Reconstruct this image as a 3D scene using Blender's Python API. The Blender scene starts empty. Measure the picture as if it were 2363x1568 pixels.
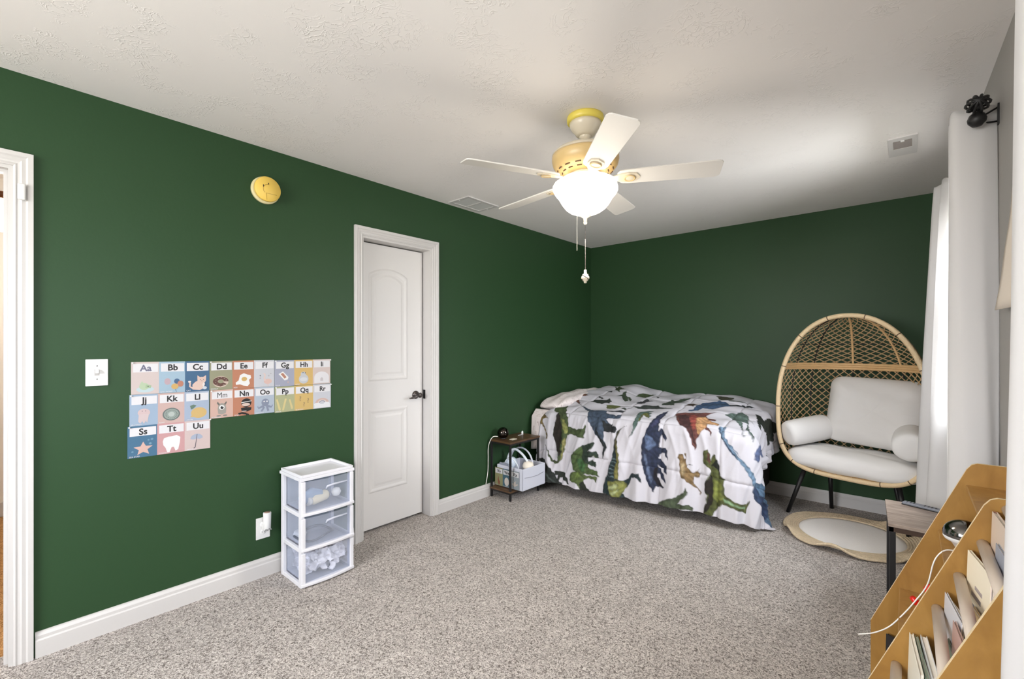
import bpy, bmesh, math, random
import numpy as np
from mathutils import Vector, Matrix
random.seed(7)
SC=bpy.context.scene
COL=SC.collection
PI=math.pi
# ------------------------------------------------------------------ camera
cam_d=bpy.data.cameras.new('camera'); cam=bpy.data.objects.new('camera',cam_d); COL.objects.link(cam)
cam_d.sensor_width=36; cam_d.lens=1050/2363*36; cam_d.shift_y=14/2363; cam_d.clip_start=.02
cam.location=(0,0,1.313); cam.rotation_euler=(PI/2,0,math.atan(913.5/1050))
SC.camera=cam
# ------------------------------------------------------------------ exposure, sky, daylight, added front fill
SC.view_settings.view_transform='Standard'; SC.view_settings.look='None'
SC.view_settings.gamma=1; SC.view_settings.exposure=0.85; SC.view_settings.use_curve_mapping=False
w=bpy.data.worlds.new('sky'); SC.world=w; w.use_nodes=True
_n=w.node_tree.nodes; _l=w.node_tree.links
_tc=_n.new('ShaderNodeTexCoord'); _sp=_n.new('ShaderNodeSeparateXYZ'); _cr=_n.new('ShaderNodeValToRGB')
_cr.color_ramp.elements[0].position=.0; _cr.color_ramp.elements[0].color=(.46,.46,.40,1); _cr.color_ramp.elements[1].position=.02; _cr.color_ramp.elements[1].color=(.80,.88,1,1)
_l.new(_tc.outputs['Generated'],_sp.inputs[0]); _l.new(_sp.outputs[2],_cr.inputs[0]); _l.new(_cr.outputs[0],_n['Background'].inputs[0]); _n['Background'].inputs[1].default_value=4.2
def area(name,loc,rot,sx,sy,power,color):
    d=bpy.data.lights.new(name,'AREA'); d.shape='RECTANGLE'; d.size=sx; d.size_y=sy; d.energy=power; d.color=color
    o=bpy.data.objects.new(name,d); COL.objects.link(o); o.location=loc; o.rotation_euler=rot; return o
area('daylight_window_one',(.95,3.10,1.75),(0,math.radians(74),0),1.5,1.1,70,(.93,.97,1))
area('daylight_window_two',(1.0,.55,1.75),(0,math.radians(74),0),1.5,1.1,34,(.93,.97,1))
area('added_front_fill',(-1.3,-1.85,1.75),(math.radians(62),0,math.radians(-12)),1.9,1.3,76,(1,.985,.97))  # added source, even fill from behind the camera
# ------------------------------------------------------------------ materials
def lin(c): return tuple(((x/12.92) if x<=.04045 else ((x+.055)/1.055)**2.4) for x in c)
def rgb(r,g,b): return lin((r/255,g/255,b/255))
MATS={}
def pale(c,k=.70,g=.14):
    c=rgb(*c); m_=sum(c)/3; return tuple((x*(1-g)+m_*g)*k for x in c)
def mat(name,col,rough=.6,metal=0,bump=0,bscale=80,vary=0,vscale=8,emit=0,ecol=None,spec=.5,coords='Object',detail=4,sheen=0,coat=0):
    if name in MATS: return MATS[name]
    m=bpy.data.materials.new(name); m.use_nodes=True; nt=m.node_tree; b=nt.nodes['Principled BSDF']
    b.inputs['Base Color'].default_value=(*col,1); b.inputs['Roughness'].default_value=rough; b.inputs['Metallic'].default_value=metal
    b.inputs['Specular IOR Level'].default_value=spec
    if sheen: b.inputs['Sheen Weight'].default_value=sheen
    if coat: b.inputs['Coat Weight'].default_value=coat
    if emit: b.inputs['Emission Color'].default_value=(*(ecol or col),1); b.inputs['Emission Strength'].default_value=emit
    if bump or vary:
        tc=nt.nodes.new('ShaderNodeTexCoord')
    if bump:
        n=nt.nodes.new('ShaderNodeTexNoise'); n.inputs['Scale'].default_value=bscale; n.inputs['Detail'].default_value=detail
        nt.links.new(tc.outputs[coords],n.inputs['Vector'])
        bp=nt.nodes.new('ShaderNodeBump'); bp.inputs['Strength'].default_value=bump; bp.inputs['Distance'].default_value=.01
        nt.links.new(n.outputs['Fac'],bp.inputs['Height']); nt.links.new(bp.outputs[0],b.inputs['Normal'])
    if vary:
        n=nt.nodes.new('ShaderNodeTexNoise'); n.inputs['Scale'].default_value=vscale; n.inputs['Detail'].default_value=5
        nt.links.new(tc.outputs[coords],n.inputs['Vector'])
        mx=nt.nodes.new('ShaderNodeMix'); mx.data_type='RGBA'; mx.blend_type='MIX'
        mx.inputs[6].default_value=(*[c*(1-vary) for c in col],1); mx.inputs[7].default_value=(*[min(1,c*(1+vary)) for c in col],1)
        nt.links.new(n.outputs['Fac'],mx.inputs[0]); nt.links.new(mx.outputs[2],b.inputs['Base Color'])
    MATS[name]=m; return m
def wood(name,c1,c2,scale=(1,1,18),rough=.4,ns=6,spec=.5):
    if name in MATS: return MATS[name]
    m=mat(name,c1,rough,spec=spec); nt=m.node_tree; b=nt.nodes['Principled BSDF']
    tc=nt.nodes.new('ShaderNodeTexCoord'); mp=nt.nodes.new('ShaderNodeMapping'); mp.inputs['Scale'].default_value=scale
    n=nt.nodes.new('ShaderNodeTexNoise'); n.inputs['Scale'].default_value=ns; n.inputs['Detail'].default_value=7; n.inputs['Distortion'].default_value=1.2
    cr=nt.nodes.new('ShaderNodeValToRGB'); cr.color_ramp.elements[0].position=.3; cr.color_ramp.elements[1].position=.72
    cr.color_ramp.elements[0].color=(*c1,1); cr.color_ramp.elements[1].color=(*c2,1)
    L=nt.links.new; L(tc.outputs['Object'],mp.inputs[0]); L(mp.outputs[0],n.inputs['Vector']); L(n.outputs['Fac'],cr.inputs[0]); L(cr.outputs[0],b.inputs['Base Color'])
    return m
WHITE=mat('white_trim_paint',rgb(202,199,197),.4)
DOORW=mat('white_door_paint',rgb(216,213,211),.45)
BLACK=mat('black_metal',rgb(28,27,28),.45,.2)
NICK=mat('dark_nickel',rgb(92,86,84),.28,.9)
PLAST=mat('white_plastic',rgb(222,221,220),.35)
# ceiling: stomped drywall texture
def ceiling_mat():
    m=mat('stomped_ceiling_paint',rgb(236,232,229),.8); nt=m.node_tree; L=nt.links.new; N=nt.nodes.new; b=nt.nodes['Principled BSDF']
    tc=N('ShaderNodeTexCoord'); n1=N('ShaderNodeTexNoise'); n1.inputs['Scale'].default_value=7; n1.inputs['Detail'].default_value=2
    n1.inputs['Scale'].default_value=17; n1.inputs['Detail'].default_value=2.5; n1.inputs['Distortion'].default_value=2.2; L(tc.outputs['Object'],n1.inputs['Vector'])
    sb_=N('ShaderNodeMath'); sb_.operation='SUBTRACT'; sb_.inputs[1].default_value=.5; L(n1.outputs['Fac'],sb_.inputs[0]); ab_=N('ShaderNodeMath'); ab_.operation='ABSOLUTE'; L(sb_.outputs[0],ab_.inputs[0])
    r=N('ShaderNodeMapRange'); r.inputs[1].default_value=0; r.inputs[2].default_value=.045; r.inputs[3].default_value=1; r.inputs[4].default_value=0; L(ab_.outputs[0],r.inputs[0])
    n2=N('ShaderNodeTexNoise'); n2.inputs['Scale'].default_value=6; n2.inputs['Detail'].default_value=4; L(tc.outputs['Object'],n2.inputs['Vector'])
    r2=N('ShaderNodeMapRange'); r2.inputs[1].default_value=.50; r2.inputs[2].default_value=.62; L(n2.outputs['Fac'],r2.inputs[0])
    mu=N('ShaderNodeMath'); mu.operation='MULTIPLY'; L(r.outputs[0],mu.inputs[0]); L(r2.outputs[0],mu.inputs[1])
    bp=N('ShaderNodeBump'); bp.inputs['Strength'].default_value=.32; bp.inputs['Distance'].default_value=.006; L(mu.outputs[0],bp.inputs['Height']); L(bp.outputs[0],b.inputs['Normal'])
    return m
def carpet_mat(name,c1,c2,sc=105):
    m=mat(name,c1,.95,spec=.1); nt=m.node_tree; L=nt.links.new; N=nt.nodes.new; b=nt.nodes['Principled BSDF']
    tc=N('ShaderNodeTexCoord')
    n=N('ShaderNodeTexNoise'); n.inputs['Scale'].default_value=sc; n.inputs['Detail'].default_value=3; n.inputs['Distortion'].default_value=1.5
    n2=N('ShaderNodeTexNoise'); n2.inputs['Scale'].default_value=9; n2.inputs['Detail'].default_value=3
    cr=N('ShaderNodeValToRGB'); e=cr.color_ramp.elements; e[0].position=.36; e[1].position=.60; e[0].color=(*c1,1); e[1].color=(*c2,1)
    L(tc.outputs['Object'],n.inputs['Vector']); L(tc.outputs['Object'],n2.inputs['Vector']); L(n.outputs['Fac'],cr.inputs[0])
    mx=N('ShaderNodeMix'); mx.data_type='RGBA'; mx.blend_type='MULTIPLY'; mx.inputs[0].default_value=.35
    L(cr.outputs[0],mx.inputs[6]); L(n2.outputs['Fac'],mx.inputs[7]); 
    r=N('ShaderNodeMapRange'); r.inputs[1].default_value=.35; r.inputs[2].default_value=.65; r.inputs[3].default_value=.75; r.inputs[4].default_value=1.1
    L(n2.outputs['Fac'],r.inputs[0]); L(r.outputs[0],mx.inputs[7]); L(mx.outputs[2],b.inputs['Base Color'])
    bp=N('ShaderNodeBump'); bp.inputs['Strength'].default_value=.8; bp.inputs['Distance'].default_value=.012; L(n.outputs['Fac'],bp.inputs['Height']); L(bp.outputs[0],b.inputs['Normal'])
    return m
CEIL=ceiling_mat()
CARPET=carpet_mat('beige_cut_pile_carpet',rgb(112,104,99),rgb(214,206,200))
HALLC=carpet_mat('tan_hall_carpet',rgb(150,105,60),rgb(215,165,110))
GREEN=mat('satin_green_wall_paint',(.0235,.061,.0240),.46,bump=.05,bscale=60,spec=.22)
GREYW=mat('grey_wall_paint',rgb(150,147,142),.55,bump=.05,bscale=60)
HALLW=mat('warm_white_hall_paint',rgb(235,228,220),.7)
BEECH=wood('yellow_birch_plywood',rgb(146,106,50),rgb(170,128,66),(3,3,1.2),.35,5)
BEECHE=mat('pale_plywood_edge',rgb(226,205,165),.5)
DOWEL=mat('pale_dowel_wood',rgb(200,186,172),.5)
GREYOAK=wood('grey_brown_rustic_board',rgb(120,104,92),rgb(176,160,148),(1.5,6,6),.35,6)
BROWNW=wood('dark_brown_board',rgb(66,46,30),rgb(100,72,46),(1.5,6,6),.4,6)
RATTAN=mat('natural_rattan',rgb(214,176,126),.5,vary=.15,vscale=30)
RATTANP=mat('pale_wrapped_rattan',rgb(226,200,160),.5,bump=.5,bscale=150)
WEAVE=mat('wicker_strand_tan',rgb(190,158,116),.55,vary=.2,vscale=25)
CUSH=mat('white_canvas_cushion',rgb(233,231,229),.85,bump=.25,bscale=14,detail=2)
CUSH2=mat('pale_grey_canvas_cushion',rgb(216,213,210),.85,bump=.25,bscale=10,detail=2)
JUTE=mat('braided_jute',rgb(214,194,164),.9,bump=1,bscale=110,vary=.25,vscale=70)
RUGW=mat('white_cotton_rug',rgb(240,236,232),.95,bump=.3,bscale=140)
CHROME=mat('smoked_chrome',rgb(120,118,116),.12,1)
# ------------------------------------------------------------------ builders
def tag(o,label=None,cat=None,group=None,kind=None):
    if label: o['label']=label
    if cat: o['category']=cat
    if group: o['group']=group
    if kind: o['kind']=kind
    return o
def empty(name,loc=(0,0,0),rot=(0,0,0)):
    o=bpy.data.objects.new(name,None); COL.objects.link(o); o.location=loc; o.rotation_euler=rot; o.empty_display_size=.05; return o
class MB:
    def __init__(s): s.v=[]; s.f=[]; s.sm=[]; s.mi=[]; s.cur=0
    def add(s,vs,fs,smooth=False):
        n=len(s.v); s.v+= [tuple(v) for v in vs]; s.f+=[tuple(i+n for i in f) for f in fs]; s.sm+=[smooth]*len(fs); s.mi+=[s.cur]*len(fs); return s
    def box(s,a,b,M=None):
        x0,y0,z0=a; x1,y1,z1=b
        vs=[(x,y,z) for z in(z0,z1) for y in(y0,y1) for x in(x0,x1)]
        if M is not None: vs=[M@Vector(v) for v in vs]
        return s.add(vs,[(0,2,3,1),(4,5,7,6),(0,1,5,4),(2,6,7,3),(0,4,6,2),(1,3,7,5)])
    def tube(s,pts,r,n=8,cap=True,closed=False,smooth=True):
        P=[Vector(p) for p in pts]; k=len(P); rs=r if isinstance(r,(list,tuple)) else [r]*k
        vs=[]; up=None
        for i in range(k):
            if closed: t=(P[(i+1)%k]-P[i-1]).normalized()
            else: t=(P[min(i+1,k-1)]-P[max(i-1,0)]).normalized()
            if up is None:
                up=Vector((0,0,1)) if abs(t.z)<.9 else Vector((1,0,0))
            a=t.cross(up);
            if a.length<1e-6: a=t.orthogonal()
            a.normalize(); b=a.cross(t).normalized(); up=b
            for j in range(n):
                q=2*PI*j/n; vs.append(P[i]+(a*math.cos(q)+b*math.sin(q))*rs[i])
        fs=[]
        for i in range(k if closed else k-1):
            i2=(i+1)%k
            for j in range(n): fs.append((i*n+j,i*n+(j+1)%n,i2*n+(j+1)%n,i2*n+j))
        if cap and not closed: fs+= [tuple(range(n))[::-1],tuple((k-1)*n+j for j in range(n))]
        return s.add(vs,fs,smooth)
    def lathe(s,prof,n=32,M=None,smooth=True,sc=(1,1)):
        vs=[];fs=[];k=len(prof)
        for r,z in prof:
            for j in range(n):
                q=2*PI*j/n; v=Vector((r*math.cos(q)*sc[0],r*math.sin(q)*sc[1],z)); vs.append(M@v if M is not None else v)
        for i in range(k-1):
            for j in range(n): fs.append((i*n+j,i*n+(j+1)%n,(i+1)*n+(j+1)%n,(i+1)*n+j))
        return s.add(vs,fs,smooth)
    def prism(s,poly,h0,h1,M=None):   # polygon in XY extruded along Z
        n=len(poly); vs=[Vector((x,y,h0)) for x,y in poly]+[Vector((x,y,h1)) for x,y in poly]
        if M is not None: vs=[M@v for v in vs]
        fs=[tuple(range(n))[::-1],tuple(range(n,2*n))]+[(i,(i+1)%n,n+(i+1)%n,n+i) for i in range(n)]
        return s.add(vs,fs)
    def grid(s,X,Y,Z,smooth=True,close_u=False):
        nu,nv=X.shape; vs=list(zip(X.ravel().tolist(),Y.ravel().tolist(),Z.ravel().tolist()))
        fs=[(i*nv+j,((i+1)%nu)*nv+j,((i+1)%nu)*nv+j+1,i*nv+j+1) for i in range(nu if close_u else nu-1) for j in range(nv-1)]
        return s.add(vs,fs,smooth)
    def build(s,name,m,parent=None,bevel=0,seg=2,solid=0,subsurf=0):
        me=bpy.data.meshes.new(name); me.from_pydata(s.v,[],s.f)
        me.polygons.foreach_set('use_smooth',s.sm)
        for mm in (m if isinstance(m,(list,tuple)) else [m]): me.materials.append(mm)
        me.polygons.foreach_set('material_index',s.mi); me.update()
        o=bpy.data.objects.new(name,me); COL.objects.link(o)
        if parent is not None: o.parent=parent
        if solid: md=o.modifiers.new('solid','SOLIDIFY'); md.thickness=solid; md.offset=0
        if bevel:
            md=o.modifiers.new('bevel','BEVEL'); md.width=bevel; md.segments=seg; md.limit_method='ANGLE'; md.angle_limit=.6
        if subsurf: md=o.modifiers.new('sub','SUBSURF'); md.levels=subsurf; md.render_levels=subsurf
        return o
def box(name,a,b,m,parent=None,bevel=.003,M=None,seg=2):
    return MB().box(a,b,M).build(name,m,parent,bevel,seg)
def frame_M(o,ex,ey,ez):
    return Matrix(((ex[0],ey[0],ez[0],o[0]),(ex[1],ey[1],ez[1],o[1]),(ex[2],ey[2],ez[2],o[2]),(0,0,0,1)))
def copy_tree(o,parent=None):
    c=o.copy(); COL.objects.link(c)
    if parent is not None: c.parent=parent
    for ch in list(o.children): copy_tree(ch,c)
    return c
def text_mesh(name,s,size,m,parent,loc,align='CENTER',bold=.0,sx=1):
    cu=bpy.data.curves.new(name,'FONT'); cu.body=s; cu.size=size; cu.align_x=align; cu.align_y='CENTER'; cu.offset=bold; cu.resolution_u=3
    t=bpy.data.objects.new(name+'_c',cu); COL.objects.link(t)
    me=bpy.data.meshes.new_from_object(t.evaluated_get(bpy.context.evaluated_depsgraph_get()))
    bpy.data.objects.remove(t); me.name=name
    me.materials.clear(); me.materials.append(m)
    o=bpy.data.objects.new(name,me); COL.objects.link(o); o.parent=parent; o.location=loc; o.scale=(sx,1,1); return o
WX=-2.768; H=2.44; BY=4.572
def rwx(y): return .33-.0254*y      # right wall
# ------------------------------------------------------------------ room shell
def struct(o,label=None): tag(o,label,None,None,'structure'); return o
FY0=-1.55
struct(box('floor',(WX-.115,FY0-.1,-.12),(.6,BY+.1,0),CARPET,bevel=0),'beige cut-pile carpet')
c=box('ceiling',(WX-.115,FY0-.1,H),(.6,BY+.1,H+.1),CEIL,bevel=0); struct(c,'white stomp-textured ceiling')
# left wall with two door openings
D1=(-.75,.069,2.055); D2=(1.64,2.243,2.06)
b=MB(); T=.115
def wl(y0,y1,z0,z1): b.box((WX-T,y0,z0),(WX,y1,z1))
wl(FY0,D1[0],0,H); wl(D1[0],D1[1],D1[2],H); wl(D1[1],D2[0],0,H); wl(D2[0],D2[1],D2[2],H); wl(D2[1],BY+.1,0,H)
struct(b.build('wall_left',GREEN),'dark green painted wall')
b=MB(); b.box((WX,BY,0),(.5,BY+.1,H)); struct(b.build('wall_back',GREEN),'dark green back wall')
# right wall (slightly out of square) with two window openings
W1=(2.66,3.54,.92,2.04); W2=(.10,1.0,.92,2.04); TW=.14
b=MB()
def wr(y0,y1,z0,z1):
    x0,x1=rwx(y0),rwx(y1)
    b.add([(x0,y0,z0),(x1,y1,z0),(x1+TW,y1,z0),(x0+TW,y0,z0),(x0,y0,z1),(x1,y1,z1),(x1+TW,y1,z1),(x0+TW,y0,z1)],[(0,1,2,3),(7,6,5,4),(0,4,5,1),(1,5,6,2),(2,6,7,3),(3,7,4,0)])
ys=[FY0,W2[0],W2[1],W1[0],W1[1],BY]
wr(ys[0],ys[1],0,H); wr(ys[2],ys[3],0,H); wr(ys[4],ys[5],0,H)
for w_ in(W1,W2): wr(w_[0],w_[1],0,w_[2]); wr(w_[0],w_[1],w_[3],H)
struct(b.build('wall_right',GREYW),'grey painted window wall')
# front wall behind the camera, with a wide window added for fill light
FILLW=(-2.3,-.35,.85,2.1)
b=MB(); F0,F1=FY0-.12,FY0
b.box((WX,F0,0),(FILLW[0],F1,H)); b.box((FILLW[1],F0,0),(.5,F1,H)); b.box((FILLW[0],F0,0),(FILLW[1],F1,FILLW[2])); b.box((FILLW[0],F0,FILLW[3]),(FILLW[1],F1,H))
struct(b.build('wall_front',GREYW))
GLASS=bpy.data.materials.new('window_glass'); GLASS.use_nodes=True; nt=GLASS.node_tree; nt.nodes.clear()
o_=nt.nodes.new('ShaderNodeOutputMaterial'); mx=nt.nodes.new('ShaderNodeMixShader'); tr=nt.nodes.new('ShaderNodeBsdfTransparent'); gl=nt.nodes.new('ShaderNodeBsdfGlossy'); gl.inputs['Roughness'].default_value=.02
mx.inputs[0].default_value=.06; nt.links.new(tr.outputs[0],mx.inputs[1]); nt.links.new(gl.outputs[0],mx.inputs[2]); nt.links.new(mx.outputs[0],o_.inputs[0])
def window(n,M,wd,z0,z1):       # local x along the wall, y outward, z up
    b=MB(); f=.045; y0,y1=.05,.09
    b.box((0,y0,z0),(wd,y1,z0+f),M); b.box((0,y0,z1-f),(wd,y1,z1),M); b.box((0,y0,z0+f),(f,y1,z1-f),M); b.box((wd-f,y0,z0+f),(wd,y1,z1-f),M)
    zm=(z0+z1)/2; b.box((f,y0,zm-.02),(wd-f,y1,zm+.02),M)
    o=struct(b.build('window_%d'%n,WHITE))
    for za,zb in((z0+f,zm-.02),(zm+.02,z1-f)): MB().box((f,.066,za),(wd-f,.070,zb),M).build('pane',GLASS,o)
    b=MB(); g=.07; b.box((-g,-.015,z0-g),(wd+g,0,z0),M); b.box((-g,-.015,z1),(wd+g,0,z1+g),M); b.box((-g,-.015,z0),(0,0,z1),M); b.box((wd,-.015,z0),(wd+g,0,z1),M)
    b.box((-g-.02,-.04,z0-.025),(wd+g+.02,0,z0),M)
    b.build('window_casing',WHITE,o)
for n,w_ in((1,W1),(2,W2)):
    a=Vector((rwx(w_[0]),w_[0],0)); e=Vector((rwx(w_[1]),w_[1],0))-a; L_=e.length; e.normalize(); out=Vector((e.y,-e.x,0))
    window(n,frame_M(a,e,out,(0,0,1)),L_,w_[2],w_[3])
window(3,frame_M((FILLW[1],FY0,0),(-1,0,0),(0,-1,0),(0,0,1)),FILLW[1]-FILLW[0],FILLW[2],FILLW[3])  # made-up window that lets the front fill in, out of view
# baseboards with a stepped top
def baseboard(name,a,b_,h=.107,t=.014):
    a=Vector(a); b_=Vector(b_); e=(b_-a); L_=e.length; e.normalize(); inn=Vector((-e.y,e.x,0)); M=frame_M(a,e,inn,(0,0,1))
    prof=[(0,0),(t,0),(t,h*.66),(t*.72,h*.72),(t*.72,h*.84),(t*.35,h*.95),(t*.3,h),(0,h)]
    m=MB(); n=len(prof); vs=[M@Vector((0,p[0],p[1])) for p in prof]+[M@Vector((L_,p[0],p[1])) for p in prof]
    m.add(vs,[(i,(i+1)%n,n+(i+1)%n,n+i) for i in range(n)]+[tuple(range(n)),tuple(range(2*n-1,n-1,-1))])
    return struct(m.build(name,WHITE))
baseboard('baseboard_left',(WX,1.583,0),(WX,.127,0))
baseboard('baseboard_left',(WX,BY,0),(WX,2.30,0))
baseboard('baseboard_back',(rwx(BY),BY,0),(WX,BY,0))
baseboard('baseboard_right',(rwx(FY0),FY0,0),(rwx(BY),BY,0))
# door casings: profile swept with mitred corners
def casing(name,y0,y1,zt,wd,parent=None):
    prof=[(0,0),(0,.008),(.006,.012),(.012,.009),(.018,.010),(.024,.014),(wd*.62,.012),(wd*.72,.018),(wd,.018),(wd,0)]
    path=[(y0,0,-1,0),(y0,zt,-1,1),(y1,zt,1,1),(y1,0,1,0)]
    m=MB(); n=len(prof); vs=[]
    for y,z,sy,sz in path:
        for o,h in prof: vs.append((WX+h,y+sy*o,z+sz*o))
    fs=[(k*n+i,k*n+i+1,(k+1)*n+i+1,(k+1)*n+i) for k in range(3) for i in range(n-1)]
    m.add(vs,fs); return struct(m.build(name,WHITE,parent)) if parent is None else m.build(name,WHITE,parent)
def door_set(n,D,cw):
    root=struct(empty('door_%d'%n,(0,0,0)))
    casing('casing',D[0]+.004,D[1]-.004,D[2]-.004,cw,root)
    b=MB(); t=.018
    e=.0008; b.box((WX-T-e,D[0],0),(WX+e,D[0]+t,D[2]-t)); b.box((WX-T-e,D[1]-t,0),(WX+e,D[1],D[2]-t)); b.box((WX-T-e,D[0],D[2]-t),(WX+e,D[1],D[2]))
    b.build('jamb',WHITE,root)
    return root
d1=door_set(1,D1,.057); d2=door_set(2,D2,.058)
b=MB(); b.box((WX-.06,D1[1]-.030,0),(WX-.03,D1[1]-.018,D1[2]-.030)); b.box((WX-.06,D1[0]+.018,D1[2]-.030),(WX-.03,D1[1]-.018,D1[2]-.018)); b.build('door_stop',WHITE,d1)
MB().box((WX-.105,D1[1]-.0205,.90),(WX-.075,D1[1]-.0175,.96)).build('strike_plate',BLACK,d1)
# hall casing on the far side
MB().box((WX-T-.012,D1[1]-.004,0),(WX-T,D1[1]+.055,D1[2]+.05)).build('hall_casing',WHITE,d1)
# door 2 leaf (opens into the closet, latch edge slightly free)
LX=-2.853
leaf=MB(); y0,y1=D2[0]+.020,D2[1]-.030; leaf.box((LX-.035,y0,.018),(LX,y1,D2[2]-.026))
lf=leaf.build('door_leaf',DOORW,d2,.002)
def panel(name,ya,yb,za,zb,arch,parent):
    def loop(i):
        a,c,d,e=ya+i,yb-i,za+i,zb-i; pts=[(a,d),(c,d)]
        K=12 if arch else 1
        if arch:
            for k in range(K+1):
                t=k/K; y=c+(a-c)*t; s_=math.sin(PI*t)**.8; pts.append((y,e-arch+arch*s_))
        else: pts+=[(c,e),(a,e)]
        return pts
    lv=[(0,0),(.010,.0045),(.016,.0045),(.030,.0005),(.045,.0005),(.060,.0035)]
    m=MB(); vs=[]; n=None
    for i,h in lv:
        lp=loop(i); n=len(lp); vs+=[(LX+.0002+h,y,z) for y,z in lp]
    fs=[(k*n+i,k*n+(i+1)%n,(k+1)*n+(i+1)%n,(k+1)*n+i) for k in range(len(lv)-1) for i in range(n)]+[tuple((len(lv)-1)*n+i for i in range(n))]
    m.add(vs,fs); return m.build(name,DOORW,parent)
panel('door_panel',1.745,2.075,1.06,1.87,.05,lf); panel('door_panel',1.745,2.075,.27,.86,0,lf)
m=MB(); M=frame_M((LX,2.150,.935),(0,1,0),(0,0,1),(1,0,0))
m.lathe([(0,0),(.031,0),(.031,.006),(.024,.012),(.012,.014),(.011,.045),(.017,.050),(.020,.058),(.014,.068),(0,.07)],24,M)
m.tube([(LX+.056,2.150,.935),(LX+.060,2.12,.930),(LX+.056,2.09,.922),(LX+.050,2.060,.918)],[.011,.009,.008,.005],10)
tag(m.build('door_handle',NICK,lf),'dark nickel lever handle')
MB().box((WX-.085,D2[1]-.0205,.90),(WX-.06,D2[1]-.0175,.97)).build('strike_plate',BLACK,d2)
# hall behind door 1
struct(box('floor',(-5.4,-1.6,-.12),(WX-T,1.6,-.002),HALLC,bevel=0),'tan hall carpet')
struct(box('ceiling',(-5.4,-1.6,2.6),(WX-T,1.6,2.7),HALLW,bevel=0))
struct(box('wall_hall',(-5.4,-1.6,0),(-5.25,1.6,2.6),HALLW,bevel=0),'warm white hall wall seen through the doorway')
struct(box('wall_hall',(-5.25,.9,0),(WX-T,1.0,2.6),HALLW,bevel=0)); struct(box('wall_hall',(-5.25,-1.6,0),(WX-T,-1.5,2.6),HALLW,bevel=0))
struct(MB().box((-5.25,-1.5,0),(-5.236,.9,.11)).build('baseboard_hall',WHITE))
struct(box('wall_closet',(-3.6,1.01,0),(-3.5,2.7,2.4),HALLW,bevel=0)); struct(box('wall_closet',(-3.5,2.6,0),(WX-T,2.7,2.4),HALLW,bevel=0)); struct(box('floor',(-3.5,1.0,-.1),(WX-T,2.6,-.001),CARPET,bevel=0)); struct(box('ceiling',(-3.6,1.0,2.4),(WX-T,2.7,2.5),HALLW,bevel=0))
# ------------------------------------------------------------------ hall lamp (seen through the doorway)
t=tag(empty('hall_lamp',(-4.25,.02,0)),'glowing hall lamp with a dark wooden band at its top','lamp')
GLOW=mat('hall_lamp_shade',(1,.93,.82),.5,emit=3,ecol=(1,.88,.70))
MB().lathe([(.0,2.05),(.19,2.05),(.22,2.07),(.22,2.185),(0,2.185)],40).build('lamp_shade',GLOW,t)
MB().lathe([(0,2.185),(.235,2.185),(.235,2.222),(0,2.222)],40).build('wood_band',wood('cherry_wood',rgb(110,58,24),rgb(150,84,38)),t)
MB().tube([(0,0,2.222),(0,0,2.6)],.006).build('stem',BLACK,t)
hl=bpy.data.lights.new('hall_bulb','POINT'); hl.energy=13; hl.color=(1,.94,.87); hl.shadow_soft_size=.15
ho_=bpy.data.objects.new('hall_bulb',hl); COL.objects.link(ho_); ho_.location=(-4.25,.02,1.9)
# ------------------------------------------------------------------ ceiling fan
FX,FY=-1.20,1.93
CREAM=mat('cream_enamel',rgb(214,203,182),.3)
YELL=mat('yellowed_plastic_ring',rgb(226,206,92),.35)
TAN=mat('antique_brass_shading',rgb(214,184,128),.35)
BLADE=mat('white_fan_blade',rgb(226,222,216),.45)
BOWL=mat('lit_frosted_glass',(1,.96,.9),.4,emit=2.2,ecol=(1,.90,.76))
fan=tag(empty('ceiling_fan',(FX,FY,0)),'white five-blade ceiling fan with a lit frosted bowl light','ceiling fan')
MB().lathe([(0,2.44),(.088,2.44),(.090,2.432),(.090,2.415),(.084,2.408),(0,2.408)],40).build('ceiling_ring',YELL,fan)
MB().lathe([(0,2.409),(.078,2.409),(.076,2.395),(.066,2.375),(.052,2.362),(.046,2.350),(.030,2.344),(0,2.344)],40).build('canopy',CREAM,fan)
MB().lathe([(.012,2.36),(.028,2.352),(.030,2.340),(.020,2.330),(.013,2.326),(.013,2.300),(.030,2.296),(.034,2.290),(0,2.288)],24).build('downrod',CREAM,fan)
MB().lathe([(0,2.296),(.05,2.294),(.11,2.284),(.150,2.266),(.162,2.252),(.163,2.249),(.15,2.249)],48).build('motor_cap',CREAM,fan)
MB().lathe([(.15,2.251),(.156,2.247),(.163,2.244),(.164,2.225),(.158,2.200),(.140,2.178),(.110,2.165),(.095,2.160),(.0,2.158)],48).build('motor_housing',TAN,fan)
SLOT=mat('dark_brown_slot',rgb(96,70,48),.6)
for k in range(15):
    q=2*PI*k/15
    for rr,zz in((.135,2.1745),(.112,2.1648)):
        M=Matrix.Rotation(q,4,'Z')
        MB().tube([M@Vector((rr*math.cos(t_),rr*math.sin(t_),zz)) for t_ in(-.10,-.05,0,.05,.10)],.0032,6).build('vent_slot',SLOT,fan)
MB().lathe([(0,2.160),(.075,2.160),(.078,2.150),(.070,2.138),(.105,2.132),(.110,2.120),(.0,2.118)],40).build('light_fitter',CREAM,fan)
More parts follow.
